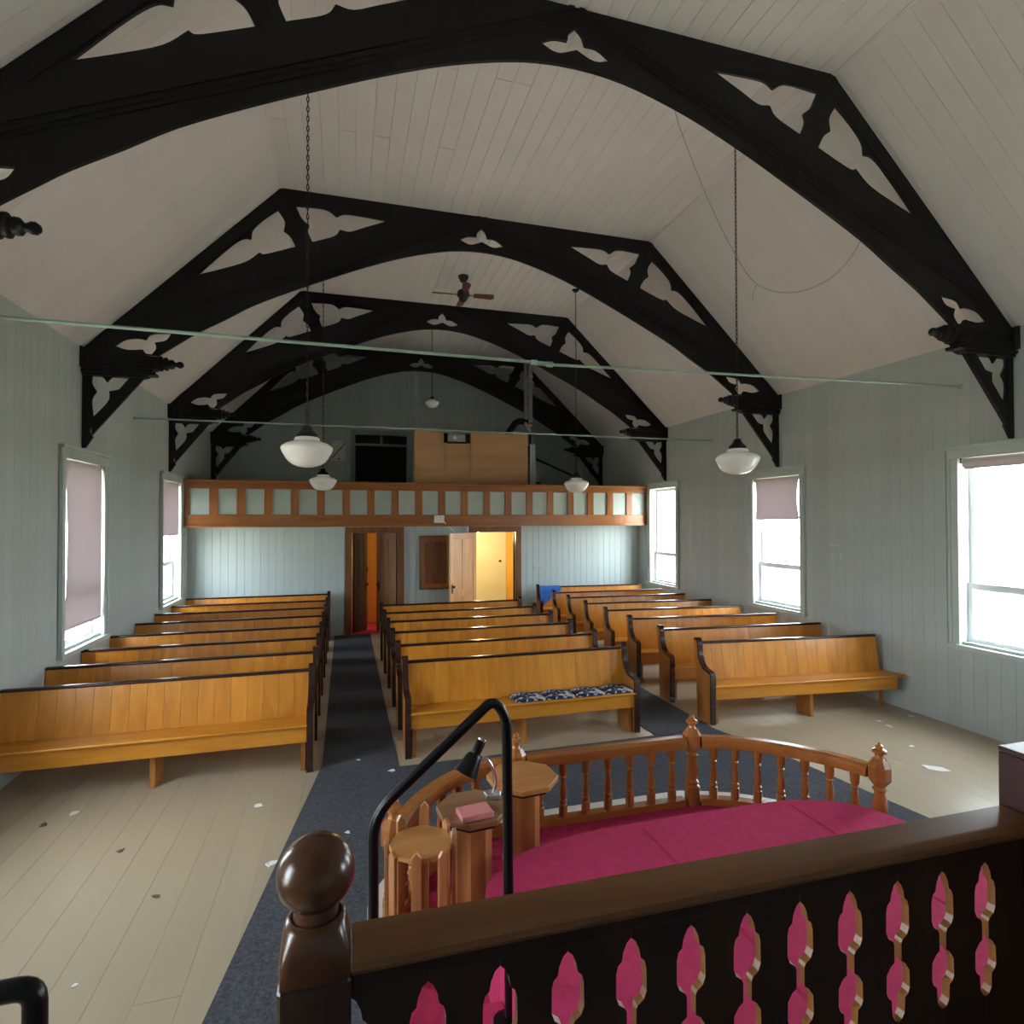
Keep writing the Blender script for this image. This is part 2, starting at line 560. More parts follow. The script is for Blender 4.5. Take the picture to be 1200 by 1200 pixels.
# ---- side walls
def side_wall(name, side, wins, label):
    s = 1 if side == 'L' else -1
    xf = XL if side == 'L' else XR
    bm = bmesh.new()
    xa, xb = sorted((xf - s * BT, xf - s * 0.20))
    y = Y0 - 0.2
    for yc in sorted(wins):
        b_box(bm, xa, xb, y, yc - 0.52, -0.2, HW + 0.15)
        b_box(bm, xa, xb, yc - 0.52, yc + 0.52, -0.2, 0.93)
        b_box(bm, xa, xb, yc - 0.52, yc + 0.52, 2.92, HW + 0.15)
        y = yc + 0.52
    b_box(bm, xa, xb, y, YR + 0.2, -0.2, HW + 0.15)
    w = ob(name, finish(bm, name), M['wall'])
    tag(w, label, 'wall', kind='structure')
    BP = 0.135
    n = int((YR - Y0) / BP)
    bw = BP - 0.0012
    xa, xb = sorted((0, -s * BT))
    full = box('board', xa, xb, 0, bw, 0.0, HW, 0.0014)
    low = box('board', xa, xb, 0, bw, 0.0, 0.90, 0.0014)
    top = box('board', xa, xb, 0, bw, 2.99, HW, 0.0014)
    for i in range(n + 1):
        y = Y0 + i * BP
        if any(y + bw > yc - 0.57 and y < yc + 0.57 for yc in wins):
            ob('board', low, M['wall'], w, (xf, y, 0))
            ob('board', top, M['wall'], w, (xf, y, 0))
        else:
            ob('board', full, M['wall'], w, (xf, y, 0))
    return w
side_wall('wall_left', 'L', WIN_L, 'sage green boarded side wall with the fully drawn window blind')
wall_right = side_wall('wall_right', 'R', WIN_R, 'sage green boarded side wall with the bare-glass windows')
# outline of a removed plate, left unpainted on the boards
for (ya, yb, za, zb) in ((6.24, 6.42, 1.888, 1.900), (6.37, 6.385, 1.72, 1.78), (6.225, 6.245, 1.71, 1.79), (6.33, 6.44, 1.592, 1.604), (6.20, 6.29, 1.588, 1.602)):
    ob('paint_mark', box('paint_mark', XR - 0.0012, XR + 0.002, ya, yb, za, zb), M['mark'], wall_right)

# ---- chancel wall behind the pulpit
def gable(e=0.0):
    return [(XL - 0.2, -0.2), (XR + 0.2, -0.2), (XR + 0.2, HW - 0.05), (KR + 0.05, HC + 0.1), (KL - 0.05, HC + 0.1), (XL - 0.2, HW - 0.05)]
tag(ob('wall_chancel', prism('wall_chancel', gable(), 'Y', Y0 - 0.2, Y0), M['wall']), 'plain sage wall closing the church behind the pulpit', 'wall', kind='structure')

# ---- rear gable wall over the gallery, with a framed hatch opening
HX0, HX1, HZ1 = 0.22, 1.48, 4.37
wr = ob('wall_rear', plate('wall_rear', gable(), [[(HX0, 2.25), (HX1, 2.25), (HX1, HZ1), (HX0, HZ1)]], YR + BT, YR + 0.2), M['wall'])
tag(wr, 'sage boarded gable wall rising behind the gallery', 'wall', kind='structure')
def ceil_z(x):
    if x < KL:
        return HW + (x - XL) / (KL - XL) * (HC - HW)
    if x > KR:
        return HW + (XR - x) / (XR - KR) * (HC - HW)
    return HC
BP = 0.152
for i in range(int((XR - XL) / BP) + 1):
    x0 = XL + i * BP
    x1 = min(x0 + BP - 0.003, XR)
    if x1 - x0 < 0.02:
        continue
    za, zb = ceil_z(x0), ceil_z(x1)
    inside = x1 > HX0 and x0 < HX1
    zlo = HZ1 if inside else 2.2
    ob('board', prism('board', [(0, zlo), (x1 - x0, zlo), (x1 - x0, zb), (0, za)], 'Y', 0, BT), M['wall'], wr, (x0, YR, 0))
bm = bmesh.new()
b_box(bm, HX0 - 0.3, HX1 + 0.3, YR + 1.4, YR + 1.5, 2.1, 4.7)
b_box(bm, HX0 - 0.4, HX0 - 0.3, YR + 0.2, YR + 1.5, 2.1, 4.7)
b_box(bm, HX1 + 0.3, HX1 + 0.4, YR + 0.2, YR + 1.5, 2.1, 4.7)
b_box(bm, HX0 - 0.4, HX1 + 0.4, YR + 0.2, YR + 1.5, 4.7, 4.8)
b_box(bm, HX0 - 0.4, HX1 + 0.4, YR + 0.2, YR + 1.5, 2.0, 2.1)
tag(ob('tower_room', finish(bm, 'tower_room'), M['void_dark']), 'dark empty tower room seen through the gallery hatch', 'room', kind='structure')
h = thing('door_3', 'grey painted frame of the dark hatch opening above the gallery', 'door frame', (HX0, YR, 2.2), kind='structure')
hw = HX1 - HX0
ob('jamb', box('jamb', -0.10, 0.01, -0.03, 0.10, 0, HZ1 - 2.2 + 0.08), M['grey_trim'], h)
ob('jamb', box('jamb', hw - 0.01, hw + 0.13, -0.03, 0.10, 0, HZ1 - 2.2 + 0.08), M['grey_trim'], h)
ob('head', box('head', 0.01, hw - 0.01, -0.03, 0.10, HZ1 - 2.2 - 0.03, HZ1 - 2.2 + 0.08), M['grey_trim'], h)
ob('transom', box('transom', 0.01, hw - 0.01, 0.02, 0.08, 1.875, 1.93), M['grey_trim'], h)
ob('mullion', box('mullion', hw / 2 - 0.03, hw / 2 + 0.03, 0.02, 0.08, 1.93, HZ1 - 2.2 - 0.03), M['grey_trim'], h)

# ---- ceiling: flat middle, two slopes, every board its own piece
bm = bmesh.new()
o_ = 0.16
b_prism(bm, [(KL, HC + BT), (KR, HC + BT), (KR + o_ * 0.5, HC + o_), (KL - o_ * 0.5, HC + o_)], 'Y', Y0 - 0.2, YR + 0.2)
b_prism(bm, [(XL - 0.2, HW - 0.2), (XL, HW + BT * 1.4), (KL, HC + BT), (KL - o_ * 0.5, HC + o_), (XL - 0.25, HW + 0.1)], 'Y', Y0 - 0.2, YR + 0.2)
b_prism(bm, [(XR + 0.2, HW - 0.2), (XR, HW + BT * 1.4), (KR, HC + BT), (KR + o_ * 0.5, HC + o_), (XR + 0.25, HW + 0.1)], 'Y', Y0 - 0.2, YR + 0.2)
ce = ob('ceiling', finish(bm, 'ceiling'), M['ceil'])
tag(ce, 'off-white boarded ceiling with a flat middle and sloping sides', 'ceiling', kind='structure')
CPW = (KR - KL) / 29
cb_cache = {}
for i in range(29):
    cuts = sorted(random.sample([1.5, 2.9, 5.0, 6.1, 8.3, 9.4, 11.6, 12.7], 2))
    for a, b in zip([Y0] + cuts, cuts + [YR]):
        k = round(b - a, 3)
        if k not in cb_cache:
            cb_cache[k] = box('board', 0, CPW - 0.004, 0, b - a - 0.004, 0, BT, 0.002)
        ob('board', cb_cache[k], M['ceil'], ce, (KL + i * CPW, a, HC))
SP = 0.17
for side in ('L', 'R'):
    xk, xw = (KL, XL) if side == 'L' else (KR, XR)
    run = math.hypot(xk - xw, HC - HW)
    ang = math.atan2(HC - HW, xk - xw) if side == 'L' else math.atan2(HC - HW, xk - xw)
    me = box('board', 0, run - 0.005, 0, SP - 0.0012, (0 if side == 'L' else -BT), (BT if side == 'L' else 0), 0.0009)
    for i in range(int((YR - Y0) / SP)):
        ob('board', me, M['ceil'], ce, (xw, Y0 + i * SP, HW), (0, -ang, 0))
# small cover moulding along the kinks and wall heads
for nme, x, z, lab in (('trim_1', KL, HC, 'thin ceiling batten along the kink over the blind-covered wall'), ('trim_2', KR, HC, 'thin ceiling batten along the kink over the bare-glass wall')):
    tag(ob(nme, box(nme, x - 0.02, x + 0.02, Y0, YR, z - 0.010, z + 0.004), M['ceil']), lab, 'moulding', kind='structure')

# ---- lobby wall under the gallery, with two doorways
D1 = (0.13, 1.00)
D2 = (2.60, 3.46)
DH = 1.99
bm = bmesh.new()
ya, yb = YLW + BT, YLW + 0.14
b_box(bm, XL, D1[0], ya, yb, -0.02, ZG0)
b_box(bm, D1[0], D1[1], ya, yb, DH, ZG0)
b_box(bm, D1[1], D2[0], ya, yb, -0.02, ZG0)
b_box(bm, D2[0], D2[1], ya, yb, DH, ZG0)
b_box(bm, D2[1], XR, ya, yb, -0.02, ZG0)
wl = ob('wall_lobby', finish(bm, 'wall_lobby'), M['wall_lobby'])
tag(wl, 'pale blue-green boarded wall with two doorways below the gallery', 'wall', kind='structure')
BP = 0.138
fullm = box('board', 0, BP - 0.0025, 0, BT, 0, ZG0, 0.003)
shortm = box('board', 0, BP - 0.0025, 0, BT, DH, ZG0, 0.003)
for i in range(int((XR - XL) / BP)):
    x = XL + i * BP
    hit = any(x + BP > d[0] - 0.08 and x < d[1] + 0.08 for d in (D1, D2))
    ob('board', shortm if hit else fullm, M['wall_lobby'], wl, (x, YLW, 0))

# door casings
def casing(name, d, label):
    c = thing(name, label, 'door frame', (d[0], YLW, 0), kind='structure')
    w = d[1] - d[0]
    ob('jamb', box('jamb', -0.13, 0.0, -0.03, 0.16, 0, DH, 0.004), M['casing'], c)
    ob('jamb', box('jamb', w, w + 0.13, -0.03, 0.16, 0, DH, 0.004), M['casing'], c)
    ob('head', box('head', -0.13, w + 0.13, -0.032, 0.16, DH, ZG0 - 0.004, 0.004), M['casing'], c)
    return c
casing('door_1', D1, 'brown wooden frame of the doorway with pink carpet inside')
casing('door_2', D2, 'brown wooden frame of the doorway to the pale yellow room')

def door_leaf(name, label, w, hinge, ang, mat, knob_x, cat='door'):
    """panelled leaf, local x from hinge; ang about z"""
    t = thing(name, label, cat, (hinge[0], hinge[1], 0.012), ang)
    hgt = DH - 0.016
    ob('slab', box('slab', 0, w, -0.012, 0.012, 0, hgt), mat, t)
    ob('stile', box('stile', 0, 0.11, -0.02, 0.02, 0, hgt, 0.003), mat, t)
    ob('stile', box('stile', w - 0.11, w, -0.02, 0.02, 0, hgt, 0.003), mat, t)
    ob('stile', box('stile', w / 2 - 0.05, w / 2 + 0.05, -0.019, 0.019, 0.2, hgt - 0.1, 0.003), mat, t)
    for z0, z1 in ((0, 0.2), (0.72, 0.86), (hgt - 0.12, hgt)):
        ob('cross_rail', box('cross_rail', 0.11, w - 0.11, -0.0195, 0.0195, z0, z1, 0.003), mat, t)
    k = bmesh.new()
    for s in (-1, 1):
        b_lathe(k, [(0.022, 0), (0.022, 0.006), (0.009, 0.012), (0.009, 0.03), (0.026, 0.042), (0.028, 0.055), (0.0, 0.068)], 12,
                Matrix.Translation((knob_x, s * 0.02, 0.93)) @ Matrix.Rotation(-s * PI / 2, 4, 'X'))
    ob('knob', finish(k, 'knob', 40), M['bronze'], t)
    kp = box('lock_plate', knob_x - 0.02, knob_x + 0.02, -0.023, 0.023, 0.80, 0.98)
    ob('lock_plate', kp, M['bronze'], t)
    return t
door_leaf('door_leaf', 'light wooden door swung out into the nave from the yellow room', 0.86, (2.59, YLW - 0.06), PI + math.radians(41.5), M['door_light'], 0.80)
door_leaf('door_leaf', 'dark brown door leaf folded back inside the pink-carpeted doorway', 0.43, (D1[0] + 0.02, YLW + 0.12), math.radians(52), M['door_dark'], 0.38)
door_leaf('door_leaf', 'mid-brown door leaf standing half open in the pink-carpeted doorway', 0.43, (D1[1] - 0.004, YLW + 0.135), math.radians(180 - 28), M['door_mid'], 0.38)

# ---- lobby rooms behind the doors
bm = bmesh.new()
b_box(bm, XL, XR, YR - 0.02, YR + BT, -0.02, ZG0 - 0.03)
b_box(bm, 1.55, 1.65, YLW + 0.14, YR - 0.02, -0.02, ZG0 - 0.03)
b_box(bm, -0.35, -0.25, YLW + 0.14, YR - 0.02, -0.02, ZG0 - 0.03)
b_box(bm, 4.45, 4.55, YLW + 0.14, YR - 0.02, -0.02, ZG0 - 0.03)
tag(ob('wall_vestibule', finish(bm, 'wall_vestibule'), M['yellow_wall']), 'pale yellow vestibule walls behind the doorways', 'wall', kind='structure')
tag(ob('vestibule_carpet', box('vestibule_carpet', -0.245, 1.545, YLW + 0.02, YR - 0.03, -0.021, 0.008), M['burgundy']), 'pink-red carpet on the vestibule floor inside the doorway', 'carpet')
tag(ob('lobby_floor', box('lobby_floor', 1.66, 4.44, YLW + 0.145, YR - 0.03, -0.021, 0.004), M['floor']), 'bare floor of the pale yellow room', 'floor', kind='structure')
cp = thing('inner_door', 'orange varnished inner door standing in the pink-carpeted vestibule', 'door', (0.30, 13.05, 0.012), math.radians(4))
ob('slab', box('slab', 0, 0.62, 0, 0.04, 0, 2.0, 0.003), M['orange_trim'], cp)
ob('stile', box('stile', 0, 0.10, -0.012, 0.0, 0, 2.0, 0.003), M['orange_trim'], cp)
ob('stile', box('stile', 0.52, 0.62, -0.012, 0.0, 0, 2.0, 0.003), M['orange_trim'], cp)
ob('latch', box('latch', 0.12, 0.17, -0.03, 0.0, 1.10, 1.22, 0.004), M['bronze'], cp)
tag(ob('door_casing', box('door_casing', 4.02, 4.26, YR - 0.07, YR - 0.021, 0.004, 2.10, 0.004), M['orange_trim']), 'orange varnished upright casing on the yellow room wall', 'casing')
tag(ob('coat_hook', lathe('coat_hook', [(0.03, 0), (0.03, 0.01), (0.012, 0.02), (0.012, 0.05), (0.03, 0.06), (0, 0.08)], 12, mat=Matrix.Translation((3.86, YR - 0.02, 1.18)) @ Matrix.Rotation(PI / 2, 4, 'X')), M['bronze']), 'small dark knob on the yellow room wall', 'knob')
for (x, y, lab, pw) in ((1.05, 13.9, 'glowing warm bulb on the vestibule ceiling', 26.0), (3.0, 13.3, 'glowing warm bulb on the yellow room ceiling', 34.0)):
    t = thing('ceiling_bulb', lab, 'lamp', (x, y, ZG0 - 0.05))
    ob('holder', lathe('holder', [(0.05, 0.018), (0.05, 0.0), (0.025, -0.03), (0.02, -0.05)], 16), M['white_plastic'], t)
    ob('bulb', lathe('bulb', [(0.015, -0.05), (0.035, -0.085), (0.038, -0.11), (0.02, -0.14), (0, -0.147)], 16), M['lamp_warm'], t)
    ld = bpy.data.lights.new('bulb_light', 'POINT')
    ld.energy = pw
    ld.color = (1.0, 0.76, 0.42)
    ld.shadow_soft_size = 0.05
    lo = bpy.data.objects.new('bulb_light', ld)
    COL.objects.link(lo)
    lo.parent = t
    lo.location = (0, 0, -0.22)

# ---- gallery: floor and panelled front
tag(ob('gallery_floor', box('gallery_floor', XL, XR, YG + 0.03, YR + 0.01, ZG0 - 0.03, ZG0 + 0.06), M['lip']), 'board floor of the gallery, also ceiling of the lobby', 'floor', kind='structure')
gf = thing('gallery_front', 'brown wooden gallery front with a row of pale green panels', 'balustrade', (XL, YG, 0), kind='structure')
GW = XR - XL
ob('top_rail', box('top_rail', 0, GW, -0.01, 0.06, 2.82, ZG1 - 0.03, 0.004), M['gal_wood'], gf)
ob('cap_rail', box('cap_rail', 0, GW, -0.05, 0.09, ZG1 - 0.03, ZG1, 0.006), M['gal_wood'], gf)
ob('bottom_rail', box('bottom_rail', 0, GW, -0.01, 0.06, ZG0, 2.35, 0.004), M['gal_wood'], gf)
ob('drip_moulding', box('drip_moulding', 0, GW, -0.03, 0.05, ZG0 - 0.025, ZG0 + 0.02, 0.005), M['gal_wood'], gf)
ob('back_panel', box('back_panel', 0, GW, 0.062, 0.078, ZG0, ZG1 - 0.03), M['gal_wood'], gf)
PX0, PP, PWD = -2.653 - XL, 0.456, 0.318
pm = box('panel', 0, PWD, 0.025, 0.05, 2.35, 2.82, 0.0)
xs = [0.0]
for i in range(20):
    a = PX0 + i * PP
    ob('panel', pm, M['gal_panel'], gf, (a, 0, 0))
    st = box('stile', xs[-1], a, -0.008, 0.058, 2.35, 2.82, 0.003)
    ob('stile', st, M['gal_wood_z'], gf)
    xs.append(a + PWD)
ob('stile', box('stile', xs[-1], GW, -0.008, 0.058, 2.35, 2.82, 0.003), M['gal_wood_z'], gf)

# ---- windows
def window(idx, side, yc, label):
    s = 1 if side == 'L' else -1
    xf = XL if side == 'L' else XR
    t = thing('window_%d' % idx, label, 'window', (xf, yc, 0), kind='structure')
    def bx_(name, d0, d1, y0, y1, z0, z1, mat, bev=0.003):
        a, b = sorted((s * d0, s * d1))
        return ob(name, box(name, a, b, y0, y1, z0, z1, bev), mat, t)
    g, w = M['green_trim'], M['sash']
    for a, b in ((-WHALF, -0.50), (0.50, WHALF)):
        bx_('casing', 0.0, 0.028, a, b, 0.90, 2.90, g)
        o_, i_ = (a, b) if a < 0 else (b, a)
        e = 0.025 if a < 0 else -0.025
        lo_, hi_ = sorted((o_, o_ + e))
        bx_('casing_moulding', 0.028, 0.042, lo_, hi_, 0.90, 2.90, g)
    bx_('head_casing', 0.0, 0.030, -WHALF - 0.005, WHALF + 0.005, 2.90, 3.0, g)
    bx_('head_moulding', 0.0, 0.055, -WHALF - 0.02, WHALF + 0.02, 2.995, WHEAD, g)
    bx_('sill', -0.19, 0.055, -WHALF - 0.02, WHALF + 0.02, WSILL, 0.90, g)
    for a, b in ((-0.525, -0.50), (0.50, 0.525)):
        bx_('jamb', -0.19, 0.002, a, b, 0.90, 2.90, w, 0)
    bx_('jamb', -0.19, 0.002, -0.525, 0.525, 2.90, 2.925, w, 0)
    # vinyl sashes
    for nme, d, z0, z1 in (('lower_sash', -0.115, 0.90, 1.56), ('upper_sash', -0.155, 1.48, 2.90)):
        bm = bmesh.new()
        da, db = sorted((s * (d - 0.018), s * (d + 0.018)))
        b_box(bm, da, db, -0.50, -0.445, z0, z1)
        b_box(bm, da, db, 0.445, 0.50, z0, z1)
        b_box(bm, da, db, -0.445, 0.445, z0, z0 + 0.07)
        b_box(bm, da, db, -0.445, 0.445, z1 - 0.06, z1)
        sa = ob(nme, finish(bm, nme), w, t)
        pa, pb = sorted((s * (d - 0.003), s * (d + 0.003)))
        ob('pane', box('pane', pa, pb, -0.446, 0.446, z0 + 0.069, z1 - 0.059), M['glass'], sa)
    la, lb = sorted((s * -0.097, s * -0.075))
    return t
labs = {0: 'unseen window added beside the pulpit to light the pews, drawn-blind wall', 1: 'window without a blind across from the communion rail',
        2: 'tall window almost fully covered by a pinkish grey blind', 3: 'window with a half-drawn blind beside the gallery',
        4: 'unseen window added beside the pulpit to light the pews, bare-glass wall', 5: 'window with rolled-up blind and tan field behind its glass',
        6: 'window with its blind drawn down one third', 7: 'window with bare glass and no blind beside the gallery'}
for i, (side, yc) in enumerate(WIN):
    window(i + 1, side, yc, labs[i])

def blind(side, yc, zb, label, gapf=0.0):
    s = 1 if side == 'L' else -1
    xf = XL if side == 'L' else XR
    t = thing('roller_blind', label, 'blind', (xf, yc, 2.875), group='window roller blinds')
    d = -0.027
    ob('roller', tube('roller', [(s * d, -0.485, 0), (s * d, 0.485, 0)], 0.022, 12), M['white_plastic'], t)
    for e in (-1, 1):
        ob('bracket', box('bracket', min(s * (d - 0.02), s * (d + 0.02)), max(s * (d - 0.02), s * (d + 0.02)), e * 0.485 - 0.006 + e * 0.006, e * 0.485 + 0.006 + e * 0.006, -0.03, 0.035), M['bronze'], t)
    L_ = 2.875 - zb
    bm = bmesh.new()
    nz_, ny_ = 16, 8
    fr, bk = [], []
    for i in range(nz_ + 1):
        f = i / nz_
        hw_ = 0.470 - 0.035 * math.sin(PI * f) * (1 if L_ > 0.2 else 0)
        rf, rb = [], []
        for j in range(ny_ + 1):
            y = hw_ * (2 * j / ny_ - 1) + gapf
            bow = 0.012 * math.sin(PI * f) * abs(2 * j / ny_ - 1) ** 2
            x = s * (d + 0.022 + bow)
            rf.append(bm.verts.new((x, y, -L_ * f)))
            rb.append(bm.verts.new((x - s * 0.002, y, -L_ * f)))
        fr.append(rf)
        bk.append(rb)
    for i in range(nz_):
        for j in range(ny_):
            bm.faces.new((fr[i][j], fr[i][j + 1], fr[i + 1][j + 1], fr[i + 1][j]))
            bm.faces.new((bk[i][j + 1], bk[i][j], bk[i + 1][j], bk[i + 1][j + 1]))
        for j in (0, ny_):
            bm.faces.new((fr[i][j], fr[i + 1][j], bk[i + 1][j], bk[i][j]))
    for j in range(ny_):
        bm.faces.new((fr[0][j], fr[0][j + 1], bk[0][j + 1], bk[0][j]))
        bm.faces.new((fr[nz_][j], fr[nz_][j + 1], bk[nz_][j + 1], bk[nz_][j]))
    ob('fabric', finish(bm, 'fabric', 60), M['blind'], t)
    xa, xb = sorted((s * (d + 0.014), s * (d + 0.030)))
    ob('hem_bar', box('hem_bar', xa, xb, -0.45 + gapf, 0.45 + gapf, -L_ - 0.02, -L_ + 0.004, 0.003), M['blind'], t)
blind('L', WIN_L[2], 1.13, 'pinkish grey roller blind drawn almost down to the sill', 0.022)
blind('L', WIN_L[3], 2.02, 'pinkish grey roller blind half drawn, beside the gallery front')
blind('R', WIN_R[2], 2.26, 'pinkish grey roller blind drawn one third down')
blind('R', WIN_R[1], 2.80, 'roller blind rolled up at the top of the window facing the field')
# ================================================================== ROOF TRUSSES
XM = 1.72
def fx(t, side):
    """distance from the apex -> local x (left negative)"""
    if side < 0:
        return -t * (XM - XL) / 4.49 if t > 2.5 else -t
    return t if t < 2.5 else 2.5 + (t - 2.5) * (XR - XM - 2.5) / (4.49 - 2.5)
def hp(pts, side):
    return [(fx(XM - x, side), z) for x, z in pts]
SP1 = [[(-1.63, 5.08), (-1.33, 5.41), (-1.17, 5.55), (-1.07, 5.565)], [(-1.07, 5.565), (-1.05, 5.68), (-0.93, 5.82), (-0.78, 5.95)],
       [(-0.78, 5.95), (-0.705, 5.83), (-0.715, 5.71)], [(-0.715, 5.71), (-0.64, 5.65), (-0.58, 5.54)],
       [(-0.58, 5.54), (-0.78, 5.46), (-0.93, 5.405), (-0.98, 5.42)], [(-0.98, 5.42), (-1.13, 5.29), (-1.40, 5.17), (-1.63, 5.08)]]
SP2 = [[(-0.58, 6.03), (-0.25, 6.04), (-0.11, 5.965)], [(-0.11, 5.965), (-0.01, 6.015), (0.2, 6.015), (0.49, 6.0)],
       [(0.49, 6.0), (0.22, 5.88), (0.05, 5.805), (-0.07, 5.815)], [(-0.07, 5.815), (-0.14, 5.725), (-0.39, 5.62)],
       [(-0.39, 5.62), (-0.44, 5.74), (-0.425, 5.815)], [(-0.425, 5.815), (-0.51, 5.89), (-0.58, 6.03)]]
TLOW = [[(-2.19, 4.17), (-2.34, 4.155), (-2.46, 4.19)], [(-2.46, 4.19), (-2.36, 4.265), (-2.24, 4.29), (-2.16, 4.28)],
        [(-2.16, 4.28), (-2.10, 4.35), (-1.90, 4.375)], [(-1.90, 4.375), (-1.96, 4.29), (-2.07, 4.26)],
        [(-2.07, 4.26), (-2.055, 4.19), (-2.10, 4.12)], [(-2.10, 4.12), (-2.16, 4.13), (-2.19, 4.17)]]
TMID = [[(1.645, 5.955), (1.53, 5.945), (1.42, 5.89)], [(1.42, 5.89), (1.56, 5.84), (1.72, 5.895)],
        [(1.72, 5.895), (1.87, 5.84), (2.02, 5.875)], [(2.02, 5.875), (1.90, 5.945), (1.79, 5.95)],
        [(1.79, 5.95), (1.765, 6.02), (1.715, 6.07)], [(1.715, 6.07), (1.655, 6.01), (1.645, 5.955)]]
TBR = [[(-2.63, 3.67), (-2.675, 3.76), (-2.67, 3.845)], [(-2.67, 3.845), (-2.58, 3.835), (-2.53, 3.775)],
       [(-2.53, 3.775), (-2.47, 3.84), (-2.31, 3.845)], [(-2.31, 3.845), (-2.40, 3.72), (-2.51, 3.68)],
       [(-2.51, 3.68), (-2.52, 3.57), (-2.66, 3.39)], [(-2.66, 3.39), (-2.675, 3.57), (-2.63, 3.67)]]
ARCH = [(-2.03, 4.11), (-1.82, 4.27), (-1.63, 4.41), (-1.34, 4.59), (-1.04, 4.785), (-0.62, 5.0), (-0.19, 5.20), (0.25, 5.395), (0.72, 5.575), (1.19, 5.705), (1.50, 5.752), (1.72, 5.762)]
def segs_h(segs, side):
    return spath(*[hp(s, side) for s in segs])

def make_truss():
    t = thing('roof_truss', '', 'truss', (XM, TY[0], 0))
    K = M['truss']
    ob('top_chord', box('top_chord', KL - XM - 0.05, KR - XM + 0.05, 0.0, 0.045, 6.075, HC + 0.006, 0.004), K, t)
    la = catmull(hp(ARCH, -1), 3)
    ra = catmull(hp(ARCH, 1), 3)[::-1]
    outer = la + ra[1:] + hp([(-2.70, 4.11), (-2.64, 4.33)], 1) + [(0, 6.19)] + hp([(-2.64, 4.33), (-2.70, 4.11)], -1)
    holes = [segs_h(TLOW, -1), segs_h(TLOW, 1), [(x - XM, z) for x, z in spath(*TMID)]]
    ob('arch_panel', plate('arch_panel', outer, holes, 0.006, 0.036), K, t)
    for side in (-1, 1):
        ob('rafter', prism('rafter', hp([(-0.75, 6.22), (-2.60, 4.31), (-2.765, 4.14), (-2.765, 3.99), (-2.60, 4.12), (-0.75, 6.03)], side), 'Y', 0.002, 0.044), K, t)
        ob('kink_post', prism('kink_post', hp([(-0.77, 6.13), (-0.62, 6.12), (-0.475, 5.8), (-0.43, 5.52), (-0.545, 5.48), (-0.66, 5.76)], side), 'Y', 0.003, 0.036), K, t)
        br = ob('brace', prism('brace', hp([(1.72, 6.13), (1.72, 6.205), (1.10, 6.205), (0.45, 5.945), (-1.63, 5.035), (-2.28, 4.60), (-2.60, 4.26)], side), 'Y', -0.004, 0.042), K, t)
        bm = bmesh.new()
        for off in (0.035, 0.085):
            p = hp([(1.70, 6.13 + off), (-2.45, 4.325 + off)], side)
            q = [(p[0][0], p[0][1]), (p[1][0], p[1][1]), (p[1][0], p[1][1] + 0.022), (p[0][0], p[0][1] + 0.022)]
            b_prism(bm, q, 'Y', -0.013, 0.0)
        ob('brace_moulding', finish(bm, 'brace_moulding'), K, br)
        sp_out = hp([(-2.35, 4.55), (-0.76, 6.17), (1.05, 6.17), (0.80, 6.05), (-1.7, 4.95)], side)
        ob('spandrel_panel', plate('spandrel_panel', sp_out, [segs_h(SP1, side), segs_h(SP2, side)], 0.008, 0.030), K, t)
        hb = ob('hammer_beam', prism('hammer_beam', hp([(-2.765, 4.12), (-2.60, 4.14), (-2.03, 4.085), (-2.01, 4.0), (-2.04, 3.955), (-2.09, 3.93), (-2.10, 3.885), (-2.14, 3.865), (-2.16, 3.845), (-2.765, 3.845)], side), 'Y', -0.03, 0.075, bevel=0.006), K, t)
        bm = bmesh.new()
        for zz, dy in ((3.875, 0.016), (3.945, 0.022), (4.055, 0.018)):
            b_prism(bm, hp([(-2.765, zz), (-2.05 + 0.02 * (zz > 4), zz), (-2.05 + 0.02 * (zz > 4), zz + 0.03), (-2.765, zz + 0.03)], side), 'Y', -0.03 - dy, 0.075 + dy)
        b_prism(bm, hp([(-2.768, 3.92), (-2.70, 3.93), (-2.69, 4.02), (-2.70, 4.13), (-2.768, 4.15)], side), 'Y', -0.065, 0.11)
        ob('beam_moulding', finish(bm, 'beam_moulding'), K, hb)
        xe = fx(XM + 2.05, side)
        pr = [(0.075, 0.0), (0.085, 0.03), (0.085, 0.05), (0.06, 0.065), (0.075, 0.085), (0.075, 0.105), (0.045, 0.12), (0.055, 0.14), (0.052, 0.165), (0.028, 0.185), (0.026, 0.20), (0.038, 0.22), (0.038, 0.245), (0.02, 0.268), (0, 0.272)]
        ob('finial', lathe('finial', pr, 16, mat=Matrix.Translation((xe, 0.03, 4.025)) @ Matrix.Rotation(-side * PI / 2, 4, 'Y')), K, t)
        ob('wall_post', prism('wall_post', hp([(-2.765, 3.88), (-2.695, 3.88), (-2.695, 3.22), (-2.66, 3.17), (-2.735, 3.045), (-2.765, 3.045)], side), 'Y', -0.004, 0.036, bevel=0.003), K, t)
        ob('strut', prism('strut', hp([(-2.68, 3.34), (-2.30, 3.86), (-2.16, 3.86), (-2.67, 3.19)], side), 'Y', -0.002, 0.034), K, t)
        ob('bracket_panel', plate('bracket_panel', hp([(-2.72, 3.87), (-2.25, 3.87), (-2.72, 3.22)], side), [segs_h(TBR, side)], 0.006, 0.026), K, t)
    return t
tr0 = make_truss()
tlabs = ['black pierced roof truss closest to the pulpit rail', 'black pierced roof truss above the middle pew rows, second from the pulpit',
         'black pierced roof truss just before the gallery front', 'black pierced roof truss standing behind the gallery front']
for i, y in enumerate(TY):
    t = tr0 if i == 0 else copy_tree(tr0)
    t.location.y = y
    t['label'] = tlabs[i]
    t['group'] = 'black roof trusses'

